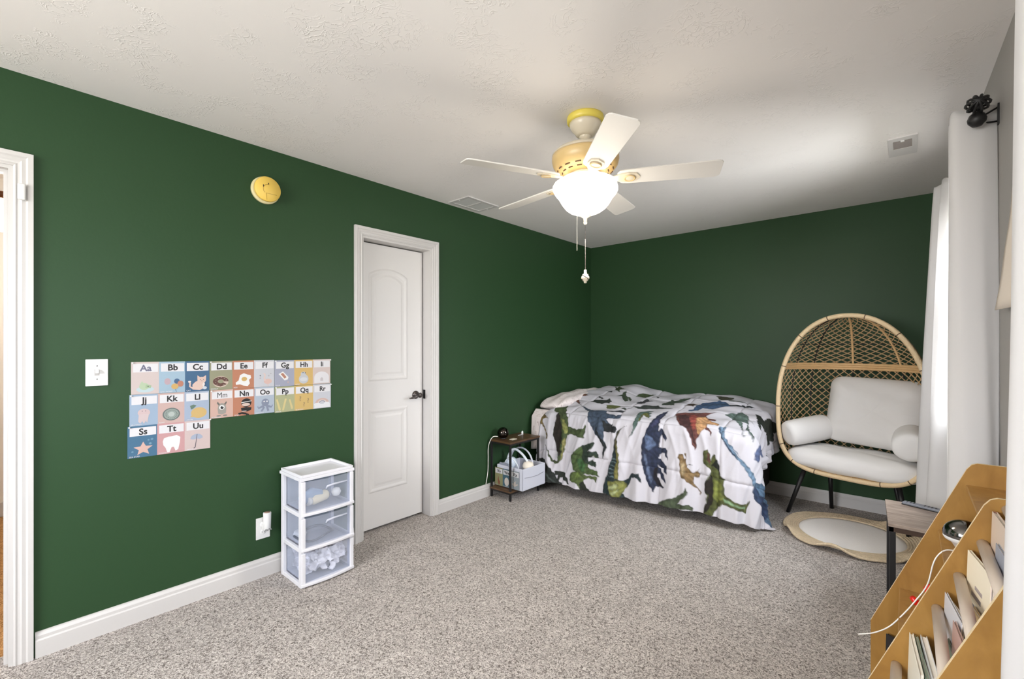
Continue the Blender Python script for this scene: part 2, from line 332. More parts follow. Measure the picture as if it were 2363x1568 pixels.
# bowl: bell shaped, fluted
prof=[(.105,2.135),(.125,2.128),(.148,2.112),(.158,2.094),(.158,2.078),(.150,2.062),(.138,2.048),(.128,2.034),(.116,2.012),(.098,1.990),(.075,1.973),(.048,1.962),(.02,1.957),(0,1.956)]
n=72; X=[];Y=[];Z=[]
for j in range(n):
    q=2*PI*j/n; X.append([r*(1+.018*math.cos(8*q)*min(1,r/.12))*math.cos(q) for r,z in prof]); Y.append([r*(1+.018*math.cos(8*q)*min(1,r/.12))*math.sin(q) for r,z in prof]); Z.append([z for r,z in prof])
MB().grid(np.array(X),np.array(Y),np.array(Z),True,True).build('glass_bowl',BOWL,fan)
MB().lathe([(0,1.962),(.030,1.962),(.028,1.953),(.018,1.946),(.010,1.941),(.008,1.925),(.010,1.920),(.007,1.912),(0,1.910)],24).build('finial',CREAM,fan)
def blade(k):
    q=.469+k*math.radians(72); M=Matrix.Rotation(q,4,'Z')@Matrix.Translation((0,0,2.128))@Matrix.Rotation(math.radians(-12),4,'X')
    pts=[(.17,-.050),(.20,-.058),(.60,-.066),(.615,-.060),(.622,-.048),(.622,.048),(.615,.060),(.60,.066),(.20,.058),(.17,.050),(.155,.03),(.155,-.03)]
    o=MB().prism(pts,0,.006,M).build('blade',BLADE,fan,.0012,1)
    a=MB(); a.prism([(.075,-.020),(.13,-.014),(.165,-.030),(.205,-.038),(.245,-.030),(.262,0),(.245,.030),(.205,.038),(.165,.030),(.13,.014),(.075,.020)],-.006,0,M)
    a.lathe([(.0,-.010),(.022,-.010),(.026,-.006),(.0,-.006)],20,M@Matrix.Translation((.212,0,0)))
    a.build('blade_bracket',CREAM,o,.001,1)
    s_=MB(); s_.lathe([(.020,-.0105),(.024,-.0125),(.028,-.0105),(.024,-.008),(.020,-.0105)],24,M@Matrix.Translation((.212,0,0))); s_.build('bracket_ring',TAN,o)
for k in range(5): blade(k)
ch=MB()
for k in range(34): 
    z=1.908-k*.0068
    ch.lathe([(0,z+.0028),(.0026,z),(0,z-.0028)],6)
ch.tube([(0,0,1.91),(0,0,1.68)],.0008,5)
pc=ch.build('pull_chain',NICK,fan)
kn=MB(); kn.lathe([(0,1.688),(.006,1.686),(.007,1.668),(.012,1.663),(.019,1.652),(.020,1.644),(.014,1.634),(.007,1.629),(.007,1.622),(0,1.620)],20)
kn.build('chain_knob',CREAM,pc)
r_=MB()
for o_ in(0,PI*2/3,PI*4/3): r_.tube([( .0205*math.cos(o_+t_*2.4)*(1-.25*abs(t_-.5)*2),.0205*math.sin(o_+t_*2.4)*(1-.25*abs(t_-.5)*2),1.664-.030*t_) for t_ in np.linspace(0,1,10)],.0018,5)
r_.build('knob_stripes',BLACK,pc)
MB().tube([(-.075,.045,2.13),(-.078,.046,1.93),(-.078,.046,1.80)],.0011,5).build('pull_chain',CREAM,fan)
fl=bpy.data.lights.new('fan_bulb','SPOT'); fl.energy=20; fl.spot_size=math.radians(168); fl.spot_blend=1; fl.color=(1,.90,.76); fl.shadow_soft_size=.10
fo=bpy.data.objects.new('fan_bulb',fl); COL.objects.link(fo); fo.location=(FX,FY,1.84)
fl2=bpy.data.lights.new('fan_bulb_glow','POINT'); fl2.energy=3.5; fl2.color=(1,.92,.80); fl2.shadow_soft_size=.16
fo2=bpy.data.objects.new('fan_bulb_glow',fl2); COL.objects.link(fo2); fo2.location=(FX,FY,1.80)
# ------------------------------------------------------------------ ceiling vents, smoke alarm base, switch, outlet
GREYG=mat('vent_shadow_grey',rgb(150,148,148),.6)
v=tag(empty('ceiling_vent',(-2.603,2.53,H)),'white two-pane ceiling air vent close to the green left wall','vent')
b=MB(); x0,x1,y0,y1=-.113,.113,-.168,.168; f=.028
b.box((x0,y0,-.008),(x0+f,y1,-.0002)); b.box((x1-f,y0,-.008),(x1,y1,-.0002)); b.box((x0+f,y0,-.008),(x1-f,y0+f,-.0002)); b.box((x0+f,y1-f,-.008),(x1-f,y1,-.0002)); b.box((x0+f,-.006,-.008),(x1-f,.006,-.0002))
b.build('frame',mat('vent_frame_grey',rgb(205,202,200),.5),v)
for ya,yb in((y0+f,-.006),(.006,y1-f)): box('cover_pane',(x0+f,ya,-.005),(x1-f,yb,-.0004),PLAST,v,.001)
for y in(y0+.014,y1-.014): MB().lathe([(0,-.012),(.005,-.010),(.006,-.008)],10,Matrix.Translation((0,y,0))).build('screw',PLAST,v)
v=tag(empty('ceiling_vent',(-.022,3.375,H)),'small white ceiling register with a dark opening near the curtains','vent')
b=MB(); x0,x1,y0,y1=-.062,.062,-.152,.152
b.box((x0,y0,-.007),(x0+.022,y1,-.0002)); b.box((x1-.022,y0,-.007),(x1,y1,-.0002)); b.box((x0+.022,y0,-.007),(x1-.022,y0+.05,-.0002)); b.box((x0+.022,0.03,-.007),(x1-.022,y1,-.0002))
b.build('frame',mat('register_frame',rgb(214,211,209),.5),v)
MB().box((x0+.022,y0+.05,-.0035),(x1-.022,.03,-.0004)).build('opening',mat('register_opening',rgb(128,118,112),.7),v)
b=MB()
for k in range(7):
    yy=y0+.060+k*.0165; b.add([(x0+.022,yy,-.004),(x1-.022,yy,-.004),(x1-.022,yy+.008,-.0065),(x0+.022,yy+.008,-.0065)],[(0,1,2,3)])
b.build('louvres',mat('register_louvre',rgb(150,142,138),.6),v,solid=.0008)
box('lever',(-.008,y0+.045,-.014),(.008,y0+.055,-.006),PLAST,v,.001)
sm=tag(empty('smoke_alarm',(WX,1.033,2.196),(PI/2,0,PI/2)),'round yellowed smoke alarm high on the green wall','smoke alarm')
AG=mat('yellowed_alarm_plastic',rgb(232,196,92),.45); AG2=mat('pale_alarm_base',rgb(216,206,160),.5)
MB().lathe([(0,0),(.076,0),(.076,.014),(.070,.018),(.064,.018),(0,.018)],48).build('base_plate',AG2,sm)
MB().lathe([(.062,.018),(.064,.030),(.069,.034),(.070,.044),(.066,.050),(.0,.052)],48).build('cover',AG,sm)
b=MB(); b.tube([(.028*math.cos(q),-.004+.028*math.sin(q),.0522) for q in np.linspace(PI*.45,PI*1.25,14)],.0009,4); b.tube([(-.012,-.026,.0522),(.045,-.026,.0518)],.0009,4); b.tube([(-.012,-.026,.0522),(-.008,-.062,.0505)],.0009,4)
b.build('cover_seams',mat('alarm_seam',rgb(176,138,56),.6),sm)
MB().box((-.0015,.026,.0515),(.0025,.034,.0530)).build('slot',BLACK,sm); MB().box((-.0285,.006,.0515),(-.0245,.018,.0530)).build('slot',BLACK,sm)
sw=tag(empty('light_switch',(WX,.320,1.191),(PI/2,0,PI/2)),'white light switch plate left of the alphabet posters','switch')
box('cover_plate',(-.038,-.060,0),(.038,.060,.006),PLAST,sw,.002); box('toggle',(-.006,-.004,.006),(.006,.014,.020),PLAST,sw,.002)
b=MB(); b.box((-.0085,-.014,.0058),(.0085,.014,.0064)); b.build('toggle_slot',mat('switch_slot',rgb(176,172,170),.5),sw)
for y in(-.030,.030): MB().lathe([(0,.0075),(.003,.007),(.0035,.006)],10,Matrix.Translation((0,y,0))).build('screw',mat('screw_grey',rgb(150,150,150),.4,.5),sw)
ou=tag(empty('wall_outlet',(WX,1.022,.277),(PI/2,0,PI/2)),'white wall outlet plate beside the plastic drawers','outlet')
box('cover_plate',(-.037,-.060,0),(.037,.060,.006),PLAST,ou,.002)
for y in(-.021,.021):
    MB().lathe([(0,.0075),(.015,.0075),(.0165,.006)],20,Matrix.Translation((0,y,0))).build('socket',PLAST,ou)
for y in(-.021,.021):
    for x in(-.006,.006): MB().box((x-.001,y-.004,.0072),(x+.001,y+.004,.0078)).build('slot',BLACK,ou)
pl=tag(empty('plug_in_light',(WX+.006,1.028,.32),(PI/2,0,PI/2)),'white cylindrical plug-in air freshener in the wall outlet','air freshener')
MB().tube([(.004,-.045,.028),(.004,.050,.030)],[.019,.021],20).build('body',PLAST,pl,.002)
box('plug_block',(-.014,-.05,.002),(.02,-.005,.035),PLAST,pl,.004)
MB().lathe([(0,.052),(.015,.052),(.016,.049)],20,Matrix.Translation((.004,0,.030))@Matrix.Rotation(-PI/2,4,'X')).build('top_vent',mat('wick_brown',rgb(150,125,110),.7),pl)
b=MB()
for k in range(4): b.lathe([(0,.0),(.0035,.0),(.004,-.003)],8,Matrix.Translation((-.010+.009*k,-.040-.004*(k%2),.052)))
b.build('dots',mat('light_grey_dot',rgb(130,130,130),.4),pl)
ds=tag(empty('door_sensor',(WX,.094,1.945),(PI/2,0,PI/2)),'small white rounded sensor on the door casing at far left','sensor')
box('case',(-.018,-.034,.018),(.006,.034,.030),PLAST,ds,.008,seg=4)
# ------------------------------------------------------------------ alphabet posters
PM={}
def pm(c):
    k='print_%02x%02x%02x'%c
    return mat(k,pale(c),.6)
INK=mat('print_black_ink',rgb(34,32,34),.6); PANEL=mat('print_white_panel',rgb(206,205,208),.6)
def ell(cx,cy,rx,ry,n=20,a0=0,a1=2*PI): return [(cx+rx*math.cos(a0+(a1-a0)*k/n),cy+ry*math.sin(a0+(a1-a0)*k/n)) for k in range(n+(a1-a0<6.2))]
def star(cx,cy,r,n=5,k=.45,a=PI/2): return [(cx+(r if i%2==0 else r*k)*math.cos(a+PI*i/n),cy+(r if i%2==0 else r*k)*math.sin(a+PI*i/n)) for i in range(2*n)]
def arc(cx,cy,r0,r1,a0=0,a1=PI,n=14): return ell(cx,cy,r1,r1*.72,n,a0,a1)+ell(cx,cy,r0,r0*.72,n,a0,a1)[::-1]
W_=(250,250,250)
CARD={
'Aa':((224,206,202),None,[((200,225,232),ell(.5,.22,.32,.14)),((196,218,180),ell(.46,.36,.18,.16)),((196,218,180),[(.3,.45),(.38,.62),(.46,.48)]),((176,205,160),[(.52,.44),(.72,.40),(.70,.28),(.5,.3)]),((90,100,90),ell(.6,.36,.02,.03))]),
'Bb':((168,200,222),'BALLOONS',[((205,175,185),ell(.32,.55,.12,.16)),((66,108,152),ell(.68,.55,.11,.13)),((205,132,105),ell(.82,.42,.12,.15)),((226,182,96),ell(.6,.3,.14,.14)),((120,150,175),[(.6,.16),(.66,.02),(.68,.02),(.63,.16)])]),
'Cc':((58,108,150),'CAT',[((240,205,190),[(.3,.10),(.30,.34),(.42,.48),(.60,.56),(.78,.48),(.82,.34),(.74,.12),(.60,.06)]),((240,205,190),ell(.68,.56,.18,.16)),((240,205,190),[(.50,.60),(.50,.80),(.62,.70)]),((240,205,190),[(.72,.70),(.86,.80),(.86,.60)]),((240,205,190),[(.36,.18),(.22,.26),(.24,.44),(.16,.52),(.12,.48),(.17,.42),(.16,.24),(.32,.10)]),((245,240,238),ell(.18,.50,.06,.04)),((90,60,55),ell(.62,.58,.015,.02)),((90,60,55),ell(.75,.58,.015,.02)),((90,60,55),ell(.68,.52,.02,.015)),((220,228,240),ell(.80,.16,.09,.08)),((250,240,235),[(.74,.44),(.80,.4),(.76,.2),(.7,.3)])]),
'Dd':((163,162,128),'DONUT',[((224,200,180),ell(.48,.42,.34,.30)),((110,70,58),arc(.48,.44,.13,.34,-.1,2*PI-.7,30)),((163,162,128),ell(.48,.43,.12,.10)),((110,70,58),[(.40,.28),(.44,.16),(.56,.20),(.56,.30)])]+[((235,225,215),[(.48+.23*math.cos(a)-.03,.43+.2*math.sin(a)),(.48+.25*math.cos(a)+.03,.45+.2*math.sin(a)),(.48+.25*math.cos(a)+.03,.43+.2*math.sin(a))]) for a in (.3,.9,1.5,2.1,2.7,3.3,3.9,5.2)]),
'Ee':((206,132,94),'EGG',[(W_,[(.16,.20),(.14,.32),(.28,.44),(.34,.72),(.52,.82),(.68,.74),(.84,.70),(.86,.54),(.76,.44),(.80,.24),(.70,.10),(.5,.14),(.34,.22)]),((228,186,96),ell(.54,.50,.13,.12))]),
'Ff':((212,214,222),None,[((236,196,184),ell(.68,.30,.20,.15)),((240,210,200),[(.50,.34),(.46,.5),(.52,.66),(.44,.76),(.50,.80),(.58,.68),(.54,.5),(.58,.36)]),((236,196,184),[(.66,.18),(.68,.02),(.70,.02),(.69,.18)]),((60,60,64),ell(.30,.64,.025,.03)),((190,190,196),ell(.72,.62,.04,.04)),((190,190,196),ell(.30,.5,.04,.04)),((190,190,196),ell(.82,.74,.04,.03))]),
'Gg':((172,176,198),'GLUE',[((250,248,245),[(.20,.72),(.42,.86),(.70,.52),(.66,.38),(.50,.34)]),((198,134,106),[(.30,.72),(.42,.78),(.60,.52),(.50,.44)]),((205,180,180),ell(.68,.22,.05,.06))]),
'Hh':((232,190,100),'HIPPO',[((206,210,216),ell(.5,.36,.26,.28)),((206,210,216),ell(.48,.66,.14,.14)),((60,60,64),ell(.46,.74,.025,.03)),((60,60,64),ell(.58,.72,.025,.03)),((225,228,232),ell(.5,.34,.2,.12))]),
'Ii':((226,206,200),None,[((240,238,242),[(.08,.06),(.08,.34)]+ell(.5,.40,.42,.36,16,PI,0)+[(.92,.06)]),((214,206,210),[(.42,.18),(.42,.30)]+ell(.5,.30,.08,.10,8,PI,0)+[(.58,.18)])]),
'Jj':((164,190,218),'JELLYFISH',[((226,198,198),ell(.5,.62,.22,.20)),((226,204,204),[(.32,.55),(.30,.2),(.38,.1),(.44,.22),(.5,.08),(.56,.22),(.62,.12),(.68,.55)]),((80,70,80),ell(.44,.70,.015,.02)),((80,70,80),ell(.56,.70,.015,.02))]),
'Kk':((222,186,178),'KIWI',[((112,124,122),ell(.5,.44,.33,.32,28)),((160,176,168),ell(.5,.44,.28,.27,28)),((196,206,200),ell(.5,.44,.12,.12))]+[((60,66,66),ell(.5+.21*math.cos(a),.44+.20*math.sin(a),.012,.02,6)) for a in np.linspace(0,2*PI,18)[:-1]]),
'Ll':((174,192,218),'LEMON',[((228,190,110),ell(.58,.40,.32,.28,24)),((228,190,110),[(.3,.3),(.22,.2),(.36,.18)]),((110,140,120),[(.22,.78),(.36,.84),(.48,.78),(.34,.62),(.26,.6)])]),
'Mm':((226,184,168),'MONSTER',[((172,166,156),[(.34,.24),(.32,.5),(.36,.74),(.50,.80),(.66,.74),(.70,.5),(.68,.24),(.5,.18)]),((120,116,110),[(.36,.68),(.28,.80),(.32,.88),(.42,.74)]),((120,116,110),[(.60,.74),(.70,.88),(.72,.80),(.66,.68)]),(W_,ell(.50,.56,.12,.13)),((24,24,26),ell(.51,.55,.07,.08)),(W_,ell(.54,.60,.02,.02)),((150,144,138),ell(.36,.12,.10,.04)),((150,144,138),ell(.64,.12,.10,.04))]),
'Nn':((206,132,96),'NINJA',[((28,26,28),ell(.62,.70,.24,.24)),((236,205,190),ell(.60,.60,.19,.09)),((28,26,28),[(.36,.42),(.40,.24),(.64,.20),(.84,.28),(.86,.42),(.60,.46)]),((28,26,28),[(.24,.06),(.24,.16),(.42,.20),(.62,.14),(.60,.04),(.40,.10)]),(W_,[(.40,.26),(.62,.26),(.62,.23),(.40,.23)]),(W_,[(.38,.74),(.86,.80),(.86,.77),(.38,.70)]),((28,26,28),[(.60,.12),(.74,.06),(.74,.0),(.6,.0)])]),
'Oo':((184,198,216),'OCTOPUS',[((142,152,176),ell(.54,.62,.19,.22)),((142,152,176),[(.44,.5),(.20,.36),(.18,.46),(.14,.40),(.20,.28),(.48,.36)]),((142,152,176),[(.62,.5),(.84,.38),(.90,.48),(.92,.40),(.84,.28),(.58,.36)]),((142,152,176),[(.46,.42),(.30,.14),(.38,.10),(.52,.34)]),((142,152,176),[(.56,.42),(.64,.10),(.74,.14),(.66,.4)]),(W_,ell(.48,.68,.04,.04)),(W_,ell(.62,.68,.04,.04))]),
'Pp':((188,190,140),'PENCIL',[((232,212,140),[(.06,.78),(.14,.80),(.30,.18),(.26,.10),(.20,.14)]),((232,212,140),[(.50,.80),(.60,.78),(.46,.14),(.40,.08),(.37,.16)]),((232,212,140),[(.70,.72),(.78,.74),(.92,.22),(.88,.12),(.82,.16)])]),
'Qq':((230,192,104),'QUESTION',[]),
'Rr':((214,216,226),'RAINBOW',[((226,190,178),arc(.5,.36,.24,.38)),((150,150,180),arc(.5,.36,.12,.17)),((236,222,214),arc(.5,.36,.17,.24)),((245,246,250),ell(.22,.26,.18,.10)),((245,246,250),ell(.76,.26,.18,.10)),((245,246,250),[(.06,.04),(.06,.26),(.94,.26),(.94,.04)])]),
'Ss':((62,120,158),'SEA STAR',[((236,190,176),star(.52,.40,.34)),((110,160,190),ell(.82,.82,.05,.05)),((110,160,190),ell(.70,.80,.035,.04)),((120,170,196),ell(.76,.62,.05,.05)),((110,160,190),ell(.16,.3,.04,.04))]),
'Tt':((222,164,166),'TOOTH',[(W_,[(.20,.62),(.24,.78),(.40,.84),(.54,.84),(.70,.88),(.84,.76),(.82,.50),(.76,.16),(.66,.10),(.60,.30),(.52,.30),(.44,.06),(.36,.06),(.30,.30),(.22,.44)])]),
'Uu':((226,202,198),'UMBRELLA',[((178,190,214),[(.22,.58)]+ell(.46,.60,.24,.22,10,PI,0)+[(.58,.54),(.46,.58),(.34,.54)]),((110,100,110),[(.47,.80),(.49,.80),(.42,.14),(.36,.08),(.34,.12),(.39,.16)])]),
'Vv':((158,158,108),'VIOLIN',[((150,84,54),[(.36,.5),(.44,.76),(.48,.76),(.50,.5),(.66,.34),(.62,.12),(.5,.08),(.42,.2)])]),
'Ww':((66,110,128),'WATERMELON',[((232,222,212),ell(.5,.46,.28,.36,20)),((120,150,160),[(.14,.06),(.5,.14),(.86,.06),(.5,.10)])]),
'Xx':((160,172,180),'X-RAY',[((222,206,194),ell(.5,.5,.12,.14)),((222,206,194),[(.12,.42),(.3,.5),(.5,.34),(.8,.52),(.9,.44),(.5,.22)]),((222,206,194),[(.34,.62),(.36,.76),(.4,.62)]),((222,206,194),[(.58,.62),(.62,.76),(.66,.62)])]),
}
def sheet_poster(letters,loc,rot,widths,h,label,pins,group='alphabet sheets pinned to the green wall',skew=0):
    root=tag(empty('alphabet_poster',loc,rot),label,'poster',group)
    x=0
    for lt,wd in zip(letters,widths):
        bg,word,art=CARD[lt]; M=lambda u,v:(x+u*wd,v*h+skew*(x+u*wd))
        card=MB().prism([M(0,0),M(1,0),M(1,1),M(0,1)],.0008,.0018).build('letter_card',pm(bg),root)
        z=[.0020]
        def flat(poly,m,name,dz=.00022):
            o=MB().prism([M(*p) for p in poly],z[0]-.0002,z[0]).build(name,m,card); z[0]+=dz; return o
        flat([(.07,.68),(.965,.68),(.965,.945),(.07,.945)],PANEL,'letter_panel')
        for c,p in art: flat([(a,bb*.66) for a,bb in p],pm(c),'picture_piece')
        cx,cy=M(.52,.80)
        text_mesh('letters',lt,h*.27,INK if lt!='Aa' else pm((120,120,148)),card,(cx,cy,.0022),bold=0 if lt=='Mm' else .0012,sx=.80 if lt in('Mm','Ww') else .95)
        if lt=='Qq':
            for a,bb,s in((.30,.46,.20),(.72,.36,.20),(.50,.22,.18)): text_mesh('question_mark','?',h*s*1.3,pm((176,150,96)),card,(*M(a,bb),.0022),bold=.001)
        if word:
            wx,wy=M(.05,.035); text_mesh('word',word,h*.062,PANEL,card,(wx,wy,.0032),align='LEFT',bold=.0001)
        x+=wd
    for px_,pz_ in pins: MB().lathe([(0,.009),(.0035,.008),(.0042,.005),(.002,.003),(.002,0)],10,Matrix.Translation((px_,pz_,0))).build('push_pin',PLAST,root)
    return root
RL=(PI/2,0,PI/2)
def wallsheet(lts,y0,y1,z0,z1,label,pins,skew=0):
    n=3; wd=(y1-y0)/3
    sheet_poster(lts,(WX,y0,z0),RL,[wd]*3,z1-z0,label,[((y1-y0) if p[0] else .006,(z1-z0)-.005 if p[1] else .005) for p in pins],skew=skew)
wallsheet(('Aa','Bb','Cc'),.440,.759,1.080,1.235,'alphabet sheet reading Aa Bb Cc at the top left of the set',[(0,1)],-.01)
wallsheet(('Dd','Ee','Ff'),.760,1.083,1.078,1.230,'alphabet sheet reading Dd Ee Ff in the middle of the top row',[(0,1)])
wallsheet(('Gg','Hh','Ii'),1.085,1.422,1.074,1.227,'alphabet sheet reading Gg Hh Ii at the right end of the top row',[(0,1),(1,1)])
wallsheet(('Jj','Kk','Ll'),.434,.758,.930,1.079,'alphabet sheet reading Jj Kk Ll at the left of the second row',[(0,1)],-.01)
wallsheet(('Mm','Nn','Oo'),.763,1.084,.927,1.077,'alphabet sheet reading Mm Nn Oo in the middle of the second row',[(0,1)])
wallsheet(('Pp','Qq','Rr'),1.086,1.425,.922,1.072,'alphabet sheet reading Pp Qq Rr at the right of the second row',[(0,1),(1,1)])
wallsheet(('Ss','Tt','Uu'),.427,.763,.779,.930,'alphabet sheet reading Ss Tt Uu forming the bottom row',[(0,1),(1,1)],-.01)
# ------------------------------------------------------------------ plastic drawer tower
def translucent(name,col,fac):
    m=bpy.data.materials.new(name); m.use_nodes=True; nt=m.node_tree; b=nt.nodes['Principled BSDF']; b.inputs['Base Color'].default_value=(*col,1); b.inputs['Roughness'].default_value=.3
    o=nt.nodes['Material Output']; mx=nt.nodes.new('ShaderNodeMixShader'); tr=nt.nodes.new('ShaderNodeBsdfTransparent'); tr.inputs[0].default_value=(.93,.95,1,1)
    mx.inputs[0].default_value=fac; nt.links.new(tr.outputs[0],mx.inputs[1]); nt.links.new(b.outputs[0],mx.inputs[2]); nt.links.new(mx.outputs[0],o.inputs[0]); return m
FROST=translucent('frosted_drawer_plastic',rgb(222,228,242),.24)
DRW=mat('white_glossy_plastic',rgb(222,221,226),.3)
dt=tag(empty('plastic_drawer_tower',(-2.465,1.254,0)),'white three-drawer plastic storage tower with see-through drawers','drawer unit')
hx,hy0,hy1,HT=-.255,-.152,.152,.600     # local: x from hx (wall) to 0 (front)
b=MB()
for x0 in(hx,-.030):
    for y0 in(hy0,hy1-.020): b.box((x0,y0,0),(x0+.030,y0+.020,HT-.02))
for z0 in(0,.188,.378):
    b.box((hx+.030,hy0+.001,z0),(-.030,hy0+.018,z0+.022)); b.box((hx+.030,hy1-.018,z0),(-.030,hy1-.001,z0+.022)); b.box((hx+.001,hy0+.020,z0),(hx+.02,hy1-.020,z0+.022)); b.box((hx+.020,hy0+.018,z0+.003),(-.004,hy1-.018,z0+.008))
b.build('frame',DRW,dt,.003)
b=MB(); b.box((hx-.006,hy0-.006,HT-.022),(.008,hy1+.006,HT-.006))
for a_,c_ in(((hx,hy0),( .002,hy0+.010)),((hx,hy1-.010),(.002,hy1)),((hx,hy0+.010),(hx+.010,hy1-.010)),((-.008,hy0+.010),(.002,hy1-.010))): b.box((a_[0],a_[1],HT-.0055),(c_[0],c_[1],HT+.010))
b.build('top_lid',DRW,dt,.0015)
for i,(z0,z1) in enumerate(((.400,.572),(.210,.374),(.020,.184))):
    d=MB(); K=12
    # bowed front
    X=[];Y=[];Z=[]
    for k in range(K+1):
        y=hy0+.020+(hy1-hy0-.040)*k/K; bow=.014*math.sin(PI*k/K)
        X.append([.002+bow]*2); Y.append([y]*2); Z.append([z0+.004,z1])
    d.grid(np.array(X),np.array(Y),np.array(Z))
    dr=d.build('drawer',FROST,dt)
    s=MB(); s.box((hx+.025,hy0+.022,z0+.006),(0,hy0+.024,z1-.008)); s.box((hx+.025,hy1-.024,z0+.006),(0,hy1-.022,z1-.008)); s.box((hx+.022,hy0+.022,z0+.006),(hx+.025,hy1-.022,z1-.008)); s.box((hx+.025,hy0+.022,z0+.004),(0,hy1-.022,z0+.007))
    s.build('drawer_box',FROST,dr)
    e=MB()
    for zz,hh,ex in((z0-.012,.016,.010),):
        pts=[(.004+ex+.014*math.sin(PI*k/K),hy0-.002+(hy1-hy0+.004)*k/K) for k in range(K+1)]+[(-.004,hy1+.002),(-.004,hy0-.002)]
        e.prism(pts,zz,zz+hh)
    e.box((0,hy0,z0),(.010,hy0+.022,z1+.002)); e.box((0,hy1-.022,z0),(.010,hy1,z1+.002))
    e.build('drawer_rim',DRW,dr,.003)
    if i<2:
        g=MB(); g.tube([(.017,-.02,z0+.115),(.022,-.015,z0+.128),(.026,.02,z0+.134),(.026,.10,z0+.136)],[.004,.006,.006,.004],8); g.build('handle',translucent('handle_plastic_%d'%i,rgb(225,226,236),.55),dr)
DXY=(-2.465,1.254)
def at(x,y,z): return (DXY[0]+x,DXY[1]+y,z)
# things in the top drawer
bt=tag(empty('baby_bottle',at(-.07,-.03,.447),(0,0,.35)),'white bottle lying in the top drawer of the tower','bottle')
Mx=Matrix.Rotation(PI/2,4,'X')
MB().lathe([(0,-.07),(.026,-.07),(.030,-.06),(.030,.03),(.020,.045),(.020,.055),(0,.055)],20,Mx).build('body',mat('bottle_cream',rgb(238,226,196),.4),bt)
MB().lathe([(.0,.052),(.024,.052),(.024,.072),(0,.074)],20,Mx).build('cap',PLAST,bt)
o=MB().lathe([(0,-.026),(.018,-.02),(.027,0),(.018,.02),(0,.026)],16,Matrix.Translation(at(-.05,.075,.462))).build('white_ball',PLAST); tag(o,'white round ball in the top drawer of the tower','ball')
o=MB().tube([at(-.06,-.12,.455),at(-.08,-.05,.475),at(-.07,.0,.470)],[.030,.034,.018],12).build('folded_cloth',mat('pale_blue_cloth',rgb(150,170,196),.9)); tag(o,'pale blue folded cloth in the top drawer of the tower','cloth')
o=MB().tube([at(-.11+.085*math.cos(q),-.03+.105*math.sin(q),.236+.01*math.sin(3*q)) for q in np.linspace(0,2*PI*2.9,70)],.006,6).build('coiled_tube',mat('grey_tubing',rgb(84,90,104),.4)); tag(o,'coiled grey tube in the middle drawer of the tower','tubing')
o=MB().lathe([(0,-.02),(.03,-.018),(.036,0),(.03,.018),(0,.02)],16,Matrix.Translation(at(-.15,-.09,.24))).build('tube_reel',PLAST); tag(o,'white reel at the left of the middle drawer','reel')
random.seed(3); b=MB()
for k in range(120):
    ctr=Vector((random.uniform(-.20,-.022),random.uniform(-.105,.105),random.uniform(.045,.158))); rx=Matrix.Rotation(random.uniform(-1.2,1.2),3,'X')@Matrix.Rotation(random.uniform(.2,2.2),3,'Y')@Matrix.Rotation(random.uniform(0,6),3,'Z')
    n=7; X=np.zeros((n,n));Y=X.copy();Z=X.copy(); p1,p2,p3=[random.uniform(0,6) for _ in range(3)]; sz=random.uniform(.022,.038)
    for i in range(n):
        for j in range(n):
            u=(i/(n-1)-.5)*2; v_=(j/(n-1)-.5)*2
            q=rx@Vector((u*sz*(1-.3*abs(v_)),v_*sz*.8,.011*math.sin(u*3.2+p1)+.009*math.sin(v_*4+u*2+p2)+.005*math.sin(u*7+p3)))+ctr
            X[i,j]=min(max(q.x,-.225),-.006)+DXY[0]; Y[i,j]=min(max(q.y,-.124),.124)+DXY[1]; Z[i,j]=min(max(q.z,.032),.178)
    b.grid(X,Y,Z)
tag(b.build('crumpled_rags',mat('white_rag_cloth',rgb(240,238,244),.9)),'crumpled white cloths filling the bottom drawer of the tower','cloth',kind='stuff')
# ------------------------------------------------------------------ left side table
lt=tag(empty('side_table',(-2.625,3.07,0)),'small dark side table with metal legs between the wall and the bed','side table')
x0,x1,y0,y1=-.125,.115,-.205,.200
box('table_top',(x0,y0,.482),(x1,y1,.498),BROWNW,lt,.002); box('lower_shelf',(x0,y0,.070),(x1,y1,.085),BROWNW,lt,.002)
for x in(x0+.004,x1-.020):
    for y in(y0+.004,y1-.020): box('leg',(x,y,0),(x+.016,y+.016,.482),BLACK,lt,.001)
b=MB()
for zz in(.466,.056):
    b.box((x0+.006,y0+.006,zz),(x1-.006,y0+.016,zz+.014)); b.box((x0+.006,y1-.016,zz),(x1-.006,y1-.006,zz+.014)); b.box((x0+.006,y0+.006,zz),(x0+.016,y1-.006,zz+.014)); b.box((x1-.016,y0+.006,zz),(x1-.006,y1-.006,zz+.014))
b.build('rails',BLACK,lt)
def dome(loc,R,label,rz=0,tilt=0):
    t=tag(empty('dome_lamp',loc,(tilt,0,rz)),label,'lamp')
    MB().lathe([(0,0),(R*.45,0),(R*.5,R*.10),(R*.62,R*.30),(R*.90,R*.46),(R*.98,R*.60),(R*.97,R*.72),(0,R*.72)],36).build('base',PLAST,t)
    MB().lathe([(R*.985,R*.70),(R,R*.78)]+[(R*math.cos(q),R*.82+R*.86*math.sin(q)) for q in np.linspace(.05,PI/2,12)],40).build('chrome_dome',CHROME,t)
    b=MB()
    for k in range(5):
        q=PI*1.05+k*.22; b.box((-.006,-.0012,-.003),(.006,.0012,.003),Matrix.Translation((R*.955*math.cos(q),R*.955*math.sin(q),R*.56))@Matrix.Rotation(q+PI/2,4,'Z'))
    b.build('buttons',mat('button_grey',rgb(160,160,165),.5),t)
    return t
dl=tag(empty('dome_lamp',(-2.675,2.955,.498)),'dark chrome ball lamp on the left side table','lamp')
